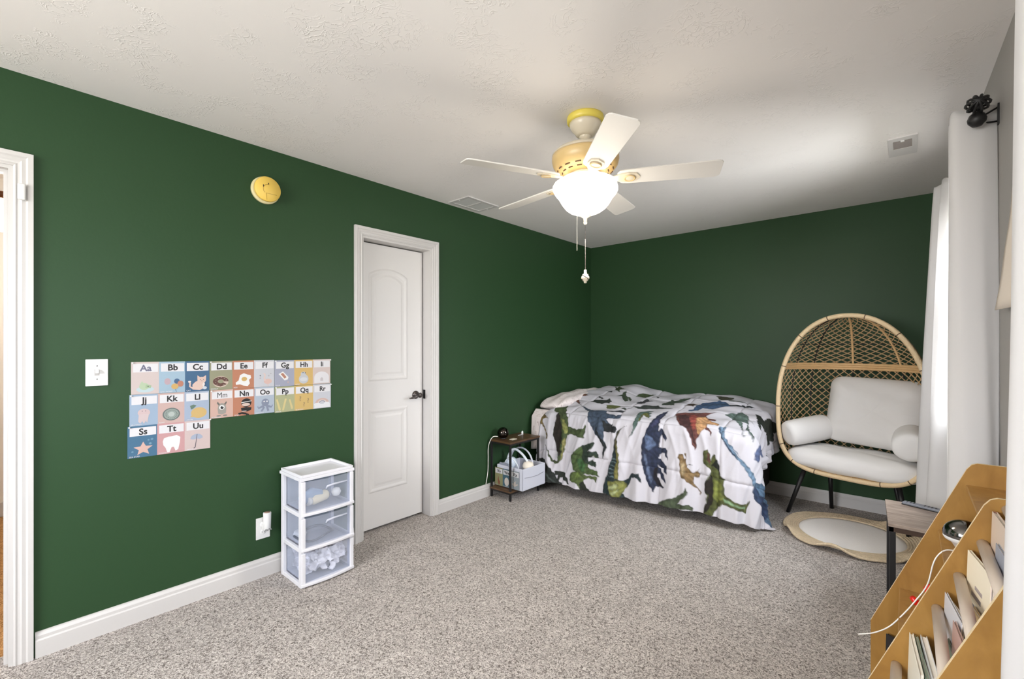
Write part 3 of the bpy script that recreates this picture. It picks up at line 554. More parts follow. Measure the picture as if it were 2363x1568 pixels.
MB().lathe([(0,0),(.026,0),(.030,.004),(.026,.010),(0,.010)],28).build('base',BLACK,dl)
MB().lathe([(.022,.008)]+[(.050*math.cos(q),.050+.050*math.sin(q)) for q in np.linspace(-1.1,PI/2,16)],36).build('chrome_dome',mat('dark_chrome',rgb(76,70,66),.16,1),dl)
CORD=mat('white_cord',rgb(238,234,228),.4)
def cord(name,pts,r,label,m=CORD,cat='cord',sm_=6):
    P=[Vector(p) for p in pts]; out=[]
    for i in range(len(P)-1):
        p0=P[max(i-1,0)];p1=P[i];p2=P[i+1];p3=P[min(i+2,len(P)-1)]
        for k in range(sm_):
            t=k/sm_; out.append(.5*((2*p1)+(-p0+p2)*t+(2*p0-5*p1+4*p2-p3)*t*t+(-p0+3*p1-3*p2+p3)*t**3))
    out.append(P[-1]); return tag(MB().tube(out,r,6).build(name,m),label,cat)
cord('power_cord',[(-2.690,2.905,.522),(-2.725,2.872,.515),(-2.750,2.850,.44),(-2.752,2.848,.33),(-2.750,2.842,.22),(-2.752,2.820,.115)],.0035,'white cord hanging from the dark ball lamp down the green wall')
box_=tag(box('small_note',(-2.60,2.95,.4985),(-2.56,3.01,.505),mat('pale_card',rgb(216,208,190),.6)),'small pale card lying on the left side table','card')
c_=tag(empty('cable_end',(-2.66,3.20,.498)),'white cable plug standing at the back of the left side table','cable')
MB().tube([(0,0,.0),(0,0,.022),(.0,.004,.034)],[.010,.010,.006],10).build('plug',PLAST,c_); MB().tube([(0,0,.004),(.01,-.03,.004),(.0,-.06,.004)],.0022,6).build('wire',PLAST,c_)
# fabric bin with things
bn=tag(empty('storage_bin',(-2.60,3.10,.0855)),'light grey fabric storage bin on the lower shelf of the left table','bin')
BING=mat('light_grey_felt',rgb(206,208,220),.85)
def open_box(x0,x1,y0,y1,h,t):
    b=MB(); b.box((x0,y0,0),(x1,y1,t)); b.box((x0,y0,0),(x1,y0+t,h)); b.box((x0,y1-t,0),(x1,y1,h)); b.box((x0,y0,0),(x0+t,y1,h)); b.box((x1-t,y0,0),(x1,y1,h)); return b
open_box(-.13,.165,-.165,.15,.185,.010).build('bin_body',BING,bn,.006)
MB().tube([(.166,-.14,.11),(.168,-.05,.10),(.168,.04,.10),(.166,.12,.11)],.0025,6).build('seam',mat('bin_seam',rgb(160,160,170),.8),bn)
MB().tube([(.10+.03*math.sin(q*2),.0-.05,.0)and(-.02+.13*math.cos(q),.04,.17+.14*math.sin(q)) for q in np.linspace(.05,PI-.05,16)],[.0075]*16,8).build('carry_handle',BING,bn)
sheet_poster(('Vv','Ww','Xx'),(-2.742,2.925,.092),(PI/2,0,0),[.092,.092,.092],.155,'alphabet sheet reading Vv Ww Xx on the front of the grey bin',[],group='alphabet sheet on the storage bin')
TUBE=mat('clear_grey_tube',rgb(226,232,240),.3)
cord('breathing_tube',[(-2.68,3.02,.20),(-2.70,3.05,.31),(-2.64,3.06,.395),(-2.55,3.08,.35),(-2.49,3.10,.26)],.011,'thick white tube looping out of the grey bin',TUBE,'tube')
cord('breathing_tube',[(-2.71,2.99,.20),(-2.67,2.99,.30),(-2.60,2.99,.33),(-2.55,3.0,.28),(-2.54,3.01,.22)],.006,'thin white tube curled at the front of the grey bin',TUBE,'tube')
o=MB().lathe([(0,-.05),(.035,-.045),(.05,-.01),(.045,.03),(.02,.055),(0,.06)],20,Matrix.Translation((-2.645,3.03,.275))@Matrix.Rotation(.6,4,'Y')).build('plastic_mask',mat('mask_plastic',rgb(214,226,240),.25)); tag(o,'clear bluish plastic mask in the grey bin','mask')
o=MB().lathe([(0,-.04),(.04,-.03),(.052,0),(.04,.03),(0,.042)],18,Matrix.Translation((-2.50,3.09,.262))).build('cloth_ball',mat('cream_sock_cloth',rgb(236,226,212),.9)); tag(o,'cream rolled cloth in the right of the grey bin','cloth')
o=tag(box('packet',(-2.72,2.955,.20),(-2.63,2.968,.285),mat('grey_packet',rgb(150,156,170),.5),None,.004),'grey packet standing at the front of the grey bin','packet')
# ------------------------------------------------------------------ bed
bed=tag(empty('bed',(-1.70,4.02,0)),'twin mattress bed in the back left corner under a dinosaur comforter','bed')
DARKB=mat('dark_bed_base',rgb(40,36,36),.8); MATT=mat('mattress_fabric',rgb(226,222,222),.85)
box('bed_base',(-.96,-.35,.10),(.78,.50,.36),DARKB,bed,.01)
box('mattress',(-.96,-.40,.36),(.82,.50,.63),MATT,bed,.05,seg=4)
for x in(-.90,.70):
    for y in(-.32,.40): box('leg',(x,y,0),(x+.05,y+.05,.10),DARKB,bed,.004)
PILLT=None
def script_print():
    m=mat('script_print_cotton',rgb(226,214,212),.9); nt=m.node_tree; N=nt.nodes.new; L=nt.links.new; b=nt.nodes['Principled BSDF']
    tc=N('ShaderNodeTexCoord'); br=N('ShaderNodeTexBrick'); br.inputs['Scale'].default_value=1; br.inputs['Color1'].default_value=(*rgb(150,120,112),1); br.inputs['Color2'].default_value=(*rgb(228,218,216),1)
    br.inputs['Mortar'].default_value=(*rgb(230,219,217),1); br.inputs['Brick Width'].default_value=.012; br.inputs['Row Height'].default_value=.012; br.inputs['Mortar Size'].default_value=.0036; br.offset=.5
    ck=N('ShaderNodeTexChecker'); ck.inputs['Scale'].default_value=22; mx=N('ShaderNodeMix'); mx.data_type='RGBA'
    mx.inputs[7].default_value=(*rgb(230,219,217),1)
    L(tc.outputs['Object'],br.inputs['Vector']); L(tc.outputs['Object'],ck.inputs['Vector']); L(br.outputs[0],mx.inputs[6]); L(ck.outputs['Fac'],mx.inputs[0]); L(mx.outputs[2],b.inputs['Base Color']); return m
SCRIPT=script_print()
def pillow(name,M,a,b_,c,m,label,cat='pillow',pw=3.2,crease=.006,parent=None,n=40,seed=0,e1=.75,e2=.95):
    X=np.zeros((n+1,2*n+1));Y=X.copy();Z=X.copy()
    for i in range(n+1):
        ph=-PI/2+PI*i/n
        for j in range(2*n+1):
            th=2*PI*j/(2*n)
            sp=lambda v,e:math.copysign(abs(v)**e,v)
            cx=sp(math.cos(th),2/pw)*sp(math.cos(ph),e1); sy=sp(math.sin(th),2/pw)*sp(math.cos(ph),e1); sz=sp(math.sin(ph),e2)
            edge=max(abs(cx),abs(sy))
            w_=crease*(math.sin(cx*9+seed)+math.sin(sy*11+cx*4+seed*2)*.8)
            v=M@Vector((cx*a,sy*b_,sz*c*(1-.25*edge**4)+w_))
            X[i,j],Y[i,j],Z[i,j]=v
    b=MB().grid(X,Y,Z); o=b.build(name,m,parent)
    return tag(o,label,cat) if parent is None else o
M=Matrix.Translation((-2.585,3.99,.76))@Matrix.Rotation(math.radians(3),4,'X')@Matrix.Rotation(math.radians(-6),4,'Y')
pillow('pillow',M,.170,.50,.085,SCRIPT,'off-white pillow with small printed script at the head of the bed',pw=4)
# hanging corner of the script-printed sheet beside the side table
n=26; X=np.zeros((n,n));Y=X.copy();Z=X.copy()
for i in range(n):
    for j in range(n):
        u=i/(n-1); v=j/(n-1)
        X[i,j]=-2.735+.16*u; Y[i,j]=3.50-.06*min(1,v*5)-.03*v+.012*math.sin(u*9+v*2)*v; Z[i,j]=.70-.36*v+.05*v*abs(u-.6)-(.05*(1-u)*v*v if v>.5 else 0)+.03*u*v
tag(MB().grid(X,Y,Z).build('bed_sheet',SCRIPT,solid=.003),'script-printed bed sheet hanging at the head end of the bed','sheet')
# --- comforter
# --- comforter surface: sheet coordinates a (along the bed from the head) and b (from the wall to the room)
BX0,BXL,BYB,BYL=-2.60,1.69,4.50,1.00
def sheet(a,b):
    a=np.asarray(a,float);b=np.asarray(b,float)
    p=np.maximum(a-BXL,0);q=np.maximum(b-BYL,0)
    ac=np.minimum(a,BXL);bc=np.minimum(b,BYL)
    t=bc/BYL
    top=.845-.135*t**1.3
    g=lambda x,y,sx,sy:np.exp(-((ac-x)/sx)**2-((bc-y)/sy)**2)
    top+= .05*g(.45,.12,.16,.25)-.03*g(.85,.2,.2,.4)+.03*g(.2,.5,.25,.35)
    top-= .10*np.clip((ac-1.35)/.45,0,1)**2*(1-.5*t)
    top+= -.05*np.clip((.12-ac)/.12,0,1)**2
    r=np.hypot(p,q)
    phi=np.arctan2(p,q+1e-9)/(math.pi/2)
    psi=(1-(1-phi)**4)*(math.pi/2)+.30*np.exp(-((phi-.36)/.15)**2)
    R=.10-.03*phi
    # profile: quarter round then slanted fall
    fl=.20-.13*phi-.10*np.clip((a-.9)/.9,0,1)*(1-phi)+.03*np.exp(-((phi-.33)/.12)**2)
    ang=np.minimum(r/R,1.42)
    out=R*np.sin(ang);dz=R*(1-np.cos(ang))
    rest=np.maximum(r-R*1.42,0)
    out+=rest*fl;dz+=rest*np.sqrt(1-fl**2)
    # floor contact: what is left lies outward
    zz=top-dz
    over=np.maximum(.012-zz,0)
    out+=over*.3*(p>0);zz=np.maximum(zz,.012)
    grow=np.clip(r/.55,0,1)**1.1
    rip=(np.sin(a*23+1.3*np.sin(a*7.1)+b*2.0)*.55+np.sin(a*41+2*np.sin(a*5.3)+1.1)*.25)*np.clip(q/.5,0,1)*(1-.6*phi)
    rip+=np.sin(b*27+1.1*np.sin(b*9))*np.clip(p/.3,0,1)*.7*phi
    out+=rip*.030*grow
    x=BX0+ac+out*np.sin(psi);y=BYB-bc-out*np.cos(psi)
    y=y+.14*(ac/BXL)**1.5*t
    # creases and puff on the top
    flat=np.clip(1-r/.08,0,1)
    zz=zz+flat*(.006*np.sin(a*19+b*11+2*np.sin(b*6))+.005*np.sin(b*31+3*np.sin(a*4)))
    # quilting seams
    sa=np.abs(((a+.12)%.42)-.21);sb=np.abs(((b+.02)%.36)-.18)
    seam=np.exp(-(np.minimum(.21-np.minimum(sa,.21),.18-np.minimum(sb,.18))/.012)**2)
    d=.010*seam
    x=x-d*np.sin(psi)*(r>.08);y=y+d*np.cos(psi)*(r>.08);zz=zz-d*(r<=.08)
    # slant wrinkles on the drops
    rd=lambda t:(1-np.abs(np.sin(t)))**1.6
    m1=.35+.65*(.5+.5*np.sin(a*5.1+b*3.3+1.0)); m2=.5+.5*np.sin(a*8.7-b*5.0+2.0)
    dr=np.clip((r-.02)/.1,0,1)
    w=(.0165*rd(a*17+b*2.2+1.3*np.sin(b*3.1+a*4))*m1+.0110*rd(a*29-b*5.5+1.1*np.sin(b*5.3+a*3))*m2+.0045*rd(a*47+b*13+np.sin(b*9))*(1-m2)-.006)*dr
    w+=.004*rd(a*60+2*np.sin(a*9))*np.exp(-((np.minimum(.18-np.minimum(sb,.18),1))/.05)**2)*dr
    x=x+w*np.sin(psi);y=y-w*np.cos(psi)
    y=np.minimum(y,4.55)
    return x,y,np.maximum(zz,.010)
AMAX,BMAX=2.07,1.70

DINO=[
((0.5,0.27,0.14),"28,860 38,846 58,822 38,674 70,634 72,488 172,578 208,588 186,618 130,658 190,738 272,848 230,818 160,768 122,758 94,788 74,800 48,834 32,854"),
((0.8,0.62,0.38),"42,670 62,648 74,638 124,682 150,748 48,674"),
((0.25,0.18,0.12),"108,798 154,808 188,832 152,828"),
((0.52,0.42,0.14),"-12,1084 -12,1044 18,1038 36,1034 16,1038 28,1074 68,1114 94,1134 38,1116 20,1118 36,1168 68,1222 102,1274 112,1314 92,1322 92,1286 58,1228 18,1162 -12,1126 -12,1106"),
((0.26,0.33,0.14),"120,1052 116,1006 82,908 108,888 168,888 234,1018 256,1058 290,1060 270,1086 298,1114 312,1184 354,1198 400,1204 458,1184 478,1148 484,1174 482,1204 474,1240 480,1268 440,1270 378,1258 328,1250 296,1278 292,1332 288,1398 282,1422 276,1480 254,1516 220,1528 180,1512 146,1468 108,1394 90,1368 108,1382 150,1448 194,1502 234,1498 240,1454 218,1392 196,1332 208,1374 196,1344 156,1270 158,1208 172,1148 176,1072 156,1068"),
((0.15,0.11,0.07),"176,1072 172,1148 158,1230 164,1288 200,1344 228,1404 224,1392 244,1454 260,1440 252,1324 268,1372 262,1294 238,1180 206,1102"),
((0.58,0.6,0.22),"230,1122 266,1138 308,1204 312,1244 288,1252 246,1200"),
((0.6,0.58,0.25),"280,1292 292,1304 290,1398 282,1360 282,1452 258,1504 264,1440 266,1322"),
((0.22,0.3,0.4),"248,820 330,888 498,978 594,948 626,1008 712,1018 772,1018 778,1054 734,1068 678,1068 662,1092 712,1126 728,1120 728,1142 760,1134 764,1160 756,1186 676,1192 650,1190 658,1262 690,1306 694,1318 688,1350 668,1414 662,1380 668,1316 622,1258 578,1212 544,1176 510,1132 478,1070 454,1008 354,928"),
((0.13,0.15,0.17),"668,1116 712,1126 728,1120 728,1142 760,1134 764,1160 756,1186 676,1192 652,1188 628,1094"),
((0.1,0.14,0.15),"574,1142 620,1228 690,1306 694,1318 688,1350 668,1414 662,1380 668,1316 622,1258 588,1210"),
((0.28,0.38,0.14),"438,1348 484,1328 580,1286 586,1300 558,1346 528,1372 604,1366 628,1386 626,1416 612,1414 588,1404 534,1420 546,1452 584,1438 614,1450 614,1494 600,1470 544,1478 546,1504 588,1516 630,1520 652,1566 628,1564 564,1564 530,1562 498,1572 448,1560 408,1546 386,1498 372,1436 404,1386"),
((0.16,0.24,0.18),"458,1338 580,1286 586,1300 558,1346 528,1372 604,1366 628,1386 626,1416 596,1396 534,1416 546,1452 584,1438 614,1450 614,1494 544,1478 476,1436 482,1368"),
((0.22,0.42,0.18),"436,1450 486,1442 528,1478 512,1548 472,1532 452,1492"),
((0.34,0.42,0.14),"388,1574 436,1558 464,1542 500,1564 530,1572 572,1570 636,1570 636,1620 610,1600 556,1594 516,1612 538,1664 586,1700 536,1700 528,1700 500,1700 480,1682 472,1648 420,1650 382,1644 376,1608"),
((0.13,0.17,0.1),"482,1654 516,1622 538,1664 586,1700 536,1700 528,1700 500,1700"),
((0.45,0.56,0.16),"420,1580 466,1552 498,1578 480,1606 438,1606"),
((0.14,0.17,0.15),"4,1464 48,1486 118,1512 164,1558 216,1612 230,1626 244,1660 290,1686 316,1700 238,1700 166,1700 52,1700 32,1668 18,1578 52,1572 46,1516 14,1478"),
((0.3,0.36,0.34),"64,1534 118,1564 144,1612 194,1656 254,1700 234,1700 170,1658 108,1614"),
((0.15,0.18,0.14),"214,1596 236,1588 288,1586 328,1598 352,1642 378,1682 356,1680 308,1642 276,1638 268,1674 298,1700 244,1664 258,1626 224,1628"),
((0.1,0.2,0.22),"852,1122 810,1146 778,1204 776,1246 790,1322 812,1368 828,1558 858,1564 892,1536 916,1500 988,1480 1014,1554 994,1536 968,1514 926,1536 914,1570 888,1616 854,1664 902,1696 1006,1700 992,1700 942,1700 838,1700 766,1700 700,1700 688,1668 694,1596 714,1504 750,1386 756,1312 756,1286 758,1230 770,1178 802,1146"),
((0.3,0.27,0.12),"852,1122 810,1146 778,1204 776,1246 790,1322 772,1326 760,1266 764,1212 792,1154"),
((0.52,0.5,0.14),"778,1274 812,1368 828,1558 796,1554 782,1494 798,1414 780,1336"),
((0.55,0.56,0.16),"718,1594 830,1562 884,1574 888,1616 854,1664 840,1684 838,1700 794,1700 760,1678"),
((0.7,0.74,0.45),"738,1626 816,1586 832,1604 790,1646 748,1646"),
((0.7,0.74,0.45),"760,1678 826,1628 834,1648 802,1682"),
((0.45,0.58,0.6),"750,1394 792,1398 790,1406 746,1404"),
((0.45,0.58,0.6),"740,1426 788,1428 788,1434 742,1434"),
((0.45,0.58,0.6),"740,1452 790,1454 790,1460 738,1462"),
((0.45,0.58,0.6),"738,1480 790,1482 790,1488 728,1494"),
((0.45,0.58,0.6),"728,1514 790,1508 788,1516 718,1526"),
((0.45,0.58,0.6),"718,1546 790,1536 788,1544 714,1554"),
((0.12,0.17,0.3),"1082,792 1050,838 1040,938 1040,1028 1030,1102 1008,1160 992,1214 988,1252 1000,1402 1020,1458 1044,1526 1056,1556 1078,1574 1096,1608 1106,1606 1112,1562 1138,1568 1178,1568 1188,1558 1156,1548 1120,1492 1128,1460 1160,1502 1198,1530 1180,1474 1146,1436 1124,1402 1152,1416 1198,1466 1190,1396 1156,1364 1122,1342 1130,1310 1168,1302 1196,1354 1188,1274 1174,1262 1118,1264 1126,1258 1124,1206 1134,1162 1170,1208 1180,1182 1150,1128 1126,1112 1112,1138 1108,1082 1098,988 1078,848"),
((0.22,0.24,0.42),"1060,848 1058,958 1056,1042 1048,1104 1072,1116 1096,1078 1088,978"),
((0.32,0.42,0.6),"1016,1166 1006,1202 1024,1252 1012,1276 1048,1300 1088,1264 1102,1242 1072,1194 1040,1174"),
((0.34,0.42,0.58),"1008,1324 1022,1380 1040,1456 1066,1530 1084,1546 1092,1510 1062,1438 1044,1378 1030,1322"),
((0.09,0.06,0.12),"1124,1408 1092,1450 1100,1508 1120,1552 1178,1568 1120,1492"),
((0.3,0.42,0.38),"876,1212 906,1148 906,1112 898,1050 880,958 866,858 896,788 956,798 954,908 994,918 974,948 998,960 994,998 956,978 934,968 942,1040 936,1102 920,1140 904,1178"),
((0.45,0.46,0.12),"924,918 962,928 990,988 956,978 930,968 942,1070 926,1046 918,960"),
((0.45,0.22,0.18),"1146,818 1196,780 1270,768 1310,778 1398,758 1436,728 1412,768 1384,828 1414,888 1482,888 1478,928 1436,928 1522,988 1526,1030 1456,1032 1454,1050 1500,1102 1498,1128 1488,1104 1444,1078 1414,1138 1394,1170 1402,1228 1390,1244 1368,1210 1348,1146 1316,1096 1252,1050 1216,1008"),
((0.3,0.14,0.14),"1168,848 1226,808 1334,1040 1370,1126 1396,1228 1354,1144 1322,1096 1258,1050"),
((0.62,0.2,0.12),"1254,808 1310,828 1362,928 1386,1088 1370,1114 1334,1040 1298,958"),
((0.85,0.6,0.3),"1338,918 1388,858 1436,928 1522,988 1526,1030 1456,1032 1444,1078 1414,1138 1386,1088"),
((0.18,0.34,0.52),"1184,728 1228,638 1224,548 1238,408 1318,368 1350,308 1430,378 1470,448 1534,326 1602,298 1630,308 1590,326 1542,368 1482,498 1422,558 1378,618 1292,588 1270,658"),
((0.08,0.12,0.14),"1446,448 1534,326 1602,298 1630,308 1590,326 1542,368 1482,498"),
((0.3,0.34,0.28),"1422,310 1466,288 1588,248 1590,258 1556,268 1490,308 1432,322"),
((0.28,0.2,0.12),"1128,580 1158,538 1178,478 1224,498 1210,580"),
((0.25,0.25,0.16),"1280,158 1346,138 1432,128 1410,298 1336,228"),
((0.28,0.36,0.18),"276,178 328,168 442,278 394,298 444,398 390,358"),
((0.24,0.32,0.2),"444,508 480,430 476,368 478,322 504,368 506,398 538,438 576,438 608,478 622,548 558,458 604,548 598,598 556,558 492,458"),
((0.28,0.36,0.18),"608,388 586,288 618,240 694,218 700,148 706,248 670,362"),
((0.24,0.24,0.27),"698,578 702,498 740,468 706,378 782,478 828,458 774,528 776,648 736,648"),
((0.2,0.24,0.22),"712,708 772,714 856,628 906,568 934,618 1090,728 1078,748 904,738 796,768"),
((0.26,0.34,0.26),"922,548 914,408 930,308 1008,360 1006,208 1108,268 1104,378 1066,438 1128,418 1028,508 1052,588 994,568"),
((0.42,0.46,0.16),"504,778 554,748 614,738 662,808 632,858 542,848"),
((0.18,0.22,0.16),"678,868 700,828 760,808 726,848"),
((0.14,0.16,0.18),"594,948 720,868 742,888 604,968"),
((0.18,0.22,0.18),"320,758 316,668 366,658 434,648 438,600 494,658 476,728 458,782 388,780"),
((0.15,0.17,0.17),"764,268 800,278 802,308 782,298"),
((0.15,0.17,0.17),"248,308 316,368 348,368 364,408 324,398"),
((0.2,0.22,0.2),"288,578 330,578 404,628 372,628"),
((0.32,0.42,0.38),"1498,738 1500,698 1550,638 1550,538 1586,538 1648,648 1702,798 1728,848 1668,718 1666,758 1690,848 1712,938 1738,1024 1720,1114 1708,1054 1704,1026 1684,858 1646,848 1678,968 1696,1068 1692,1094 1690,1042 1650,928 1610,868 1548,748"),
((0.4,0.56,0.7),"1536,1050 1542,1038 1560,1020 1584,1024 1578,1048 1582,1090 1592,1118 1614,1150 1640,1170 1672,1202 1692,1228 1640,1182 1690,1238 1730,1288 1792,1360 1802,1392 1790,1416 1738,1346 1682,1256 1642,1226 1576,1146 1608,1186 1576,1136 1550,1098"),
((0.18,0.3,0.44),"1536,1050 1542,1038 1554,1090 1588,1144 1628,1194 1648,1216 1626,1190 1682,1248 1642,1226 1576,1146 1608,1186 1576,1136 1550,1098"),
((0.26,0.42,0.56),"1796,1390 1842,1376 1892,1384 2070,1298 2054,1456 2032,1566 2046,1578 2070,1638 1996,1624 1952,1588 1806,1502 1788,1460"),
((0.14,0.24,0.4),"1798,1402 1838,1466 2068,1460 1988,1600 1952,1588 1806,1502 1788,1460"),
((0.08,0.12,0.07),"1670,498 1700,528 1740,598 1752,588 1760,458 1854,198 1920,228 1904,356 1958,368 1956,428 1914,538 1940,612 1868,598 1792,678 1750,728 1778,808 1742,788 1712,668"),
((0.3,0.38,0.58),"1758,1140 1914,808 1976,778 1812,1208 1782,1242 1754,1236 1748,1196 1750,1156"),
((0.55,0.42,0.2),"1274,1288 1310,1288 1320,1318 1330,1314 1320,1278 1334,1274 1332,1294 1334,1324 1336,1354 1360,1394 1386,1410 1410,1402 1430,1374 1416,1402 1428,1410 1430,1442 1390,1444 1390,1490 1424,1528 1450,1554 1434,1574 1436,1548 1392,1512 1364,1494 1308,1456 1292,1434 1290,1348 1272,1318"),
((0.8,0.68,0.45),"1298,1358 1322,1344 1332,1408 1324,1444 1294,1424"),
((0.24,0.2,0.14),"1342,1370 1344,1360 1364,1350 1380,1360 1350,1360"),
((0.33,0.36,0.1),"1452,1242 1480,1228 1492,1254 1502,1304 1522,1250 1538,1252 1540,1286 1566,1346 1572,1392 1604,1414 1594,1430 1600,1486 1606,1524 1640,1536 1692,1556 1742,1556 1778,1516 1764,1564 1746,1620 1694,1604 1658,1598 1592,1592 1550,1642 1530,1688 1516,1700 1468,1700 1464,1680 1482,1616 1486,1564 1468,1526 1468,1480 1490,1422 1508,1382 1488,1356 1456,1336 1450,1298"),
((0.15,0.11,0.07),"1508,1400 1470,1480 1468,1526 1496,1560 1482,1624 1466,1700 1492,1670 1528,1610 1532,1528 1520,1446"),
((0.52,0.56,0.1),"1528,1440 1560,1432 1588,1446 1582,1508 1608,1552 1550,1598 1528,1552"),
((0.55,0.72,0.5),"1592,1548 1624,1546 1680,1570 1738,1574 1734,1596 1672,1580 1608,1574"),
((0.4,0.2,0.14),"1474,1256 1484,1246 1498,1310 1492,1338 1478,1300"),
((0.09,0.11,0.06),"1540,1286 1566,1346 1572,1392 1542,1348 1508,1338"),
((0.28,0.34,0.22),"1130,1700 1148,1684 1198,1646 1274,1612 1332,1566 1342,1526 1358,1560 1340,1600 1292,1658 1372,1650 1392,1674 1392,1700 1366,1684 1302,1696 1302,1700 1218,1700"),
((0.2,0.22,0.24),"2070,324 2066,258 2070,288 2070,320"),
((0.22,0.26,0.24),"1922,1300 2070,734 2070,576 2070,746"),
((0.2,0.22,0.24),"1972,738 1996,622 1988,728")]

def comforter():
    da=.0052; A,B=np.meshgrid(np.arange(0,AMAX,da),np.arange(0,BMAX,da),indexing='ij')
    x,y,z=sheet(A,B); z=z+.004
    n0,n1=A.shape
    idx=np.arange(n0*n1).reshape(n0,n1)
    F=np.stack([idx[:-1,:-1],idx[1:,:-1],idx[1:,1:],idx[:-1,1:]],-1).reshape(-1,4)
    me=bpy.data.meshes.new('comforter'); nv=n0*n1
    me.vertices.add(nv); me.vertices.foreach_set('co',np.stack([x,y,z],-1).reshape(-1).astype(np.float32))
    me.loops.add(F.size); me.loops.foreach_set('vertex_index',F.reshape(-1).astype(np.int32))
    me.polygons.add(len(F)); me.polygons.foreach_set('loop_start',np.arange(0,F.size,4,dtype=np.int32)); me.polygons.foreach_set('use_smooth',np.ones(len(F),bool)); me.update()
    a=A.ravel()*1000; b=B.ravel()*1000
    # domain-warp a little so that the printed edges look painted
    wa=a+2.2*np.sin(b*.11+a*.07)+1.5*np.sin(a*.23); wb=b+2.2*np.sin(a*.13+b*.05)+1.5*np.sin(b*.19)
    col=np.ones((nv,4),np.float32); base=np.array(rgb(196,193,200)); col[:,:3]=base
    rng=np.random.default_rng(5)
    tex=.5+.5*np.sin(a*.085+2*np.sin(b*.05))*np.sin(b*.10+1.7*np.sin(a*.043)); fine=.5+.5*np.sin(a*.31+3*np.sin(b*.17))*np.sin(b*.29)
    for c,s in DINO:
        P=np.array([tuple(map(float,q.split(','))) for q in s.split()])
        lo=P.min(0)-5; hi=P.max(0)+5
        k=np.where((wa>lo[0])&(wa<hi[0])&(wb>lo[1])&(wb<hi[1]))[0]
        if not len(k): continue
        px,py=wa[k],wb[k]; ins=np.zeros(len(k),bool); dist=np.full(len(k),1e9)
        m=len(P)
        for i in range(m):
            x0,y0=P[i];x1,y1=P[(i+1)%m]
            cond=((y0>py)!=(y1>py)); t=(x1-x0)*(py-y0)/((y1-y0) if y1!=y0 else 1e-9)+x0
            ins^=cond&(px<t)
            dx,dy=x1-x0,y1-y0; L2=dx*dx+dy*dy+1e-9; tt=np.clip(((px-x0)*dx+(py-y0)*dy)/L2,0,1)
            dist=np.minimum(dist,np.hypot(px-x0-tt*dx,py-y0-tt*dy))
        sd=np.where(ins,dist,-dist)
        al=np.clip((sd+2.5)/5,0,1)[:,None]
        cc=np.array(lin(c)); shade=(.38+.55*tex[k]+.22*fine[k])[:,None]*np.clip(.62+sd/22,.62,1.1)[:,None]; cc=(cc*.72+cc.mean()*.28)*.92
        col[k,:3]=col[k,:3]*(1-al)+np.clip(cc*shade*1.05,0,1)*al
    ca=me.color_attributes.new('print','FLOAT_COLOR','POINT'); ca.data.foreach_set('color',col.reshape(-1))
    o=bpy.data.objects.new('comforter',me); COL.objects.link(o)
    m=mat('dinosaur_print_cotton',(1,1,1),.85,bump=.12,bscale=30); nt=m.node_tree; at_=nt.nodes.new('ShaderNodeAttribute'); at_.attribute_name='print'
    nt.links.new(at_.outputs['Color'],nt.nodes['Principled BSDF'].inputs['Base Color']); me.materials.append(m)
    md=o.modifiers.new('solid','SOLIDIFY'); md.thickness=.008; md.offset=-1
    return tag(o,'white comforter printed with green and blue dinosaurs, spread over the bed','comforter')
comforter()
# ------------------------------------------------------------------ egg chair
C0=Vector((-.335,4.04,0)); E1=Vector((.972,-.235,0)); N1=Vector((.235,.972,0))
CM=frame_M(C0,E1,N1,(0,0,1))
egg=tag(empty('egg_chair'),'large tan wicker egg chair with black legs in the back right corner','chair')
egg.matrix_world=CM
ZC=.83; AX=.462; UP=.70; DN=.475; DEP=.43
def hoop(q):
    c,s=math.cos(q),math.sin(q)
    if s>=0: e=2/2.15; return AX*math.copysign(abs(c)**e,c),ZC+UP*abs(s)**e
    e=2/3.6; return AX*math.copysign(abs(c)**e,c),ZC-DN*abs(s)**e
def wid(z):
    if z>=ZC: t=min(1,(z-ZC)/UP); return AX*max(0,1-t**2.15)**(1/2.15)
    t=min(1,(ZC-z)/DN); return AX*max(0,1-t**3.6)**(1/3.6)
def surf(al,z):
    w_=wid(z); d=DEP*(w_/AX)**.85
    return Vector((w_*math.sin(al)*(1+.10*math.cos(al)),d*math.cos(al),z))
b=MB(); b.tube([Vector((hoop(q)[0],0,hoop(q)[1])) for q in np.linspace(0,2*PI,97)[:-1]],.0165,10,closed=True); ho=b.build('front_hoop',RATTANP,egg)
WRAP=mat('dark_rattan_binding',rgb(104,80,56),.6)
for q in np.linspace(0,2*PI,15)[:-1]:
    p=Vector((hoop(q)[0],0,hoop(q)[1])); p2=Vector((hoop(q+.03)[0],0,hoop(q+.03)[1])); t_=(p2-p).normalized()
    MB().tube([p-t_*.003,p+t_*.003],.0172,10).build('hoop_wrap',WRAP,ho)
def strands(z0,z1,n,slope,rad,name,m,nz=26):
    b=MB()
    for sgn in(1,-1):
        for k in range(-n,2*n+1):
            a0=-PI/2+PI*k/n
            pts=[]
            for i in range(nz+1):
                z=z0+(z1-z0)*i/nz; al=a0+sgn*slope*(z-z0)
                if -PI/2<=al<=PI/2: pts.append(surf(al,z)+Vector((0,sgn*rad*.7,0)))
                elif pts: break
            if len(pts)>1: b.tube(pts,rad,4,cap=False,smooth=True)
    return tag(b.build(name,m,egg),kind='stuff')
strands(.40,1.135,26,2.3,.0040,'wicker_lattice',WEAVE)
strands(1.165,1.525,18,5.0,.0038,'upper_wicker_lattice',WEAVE,34)
b=MB()
for z,r in((1.165,.010),(1.148,.010),(1.131,.010)): b.tube([surf(al,z) for al in np.linspace(-PI/2,PI/2,40)],r,8)
b.build('wrapped_band',RATTAN,egg)
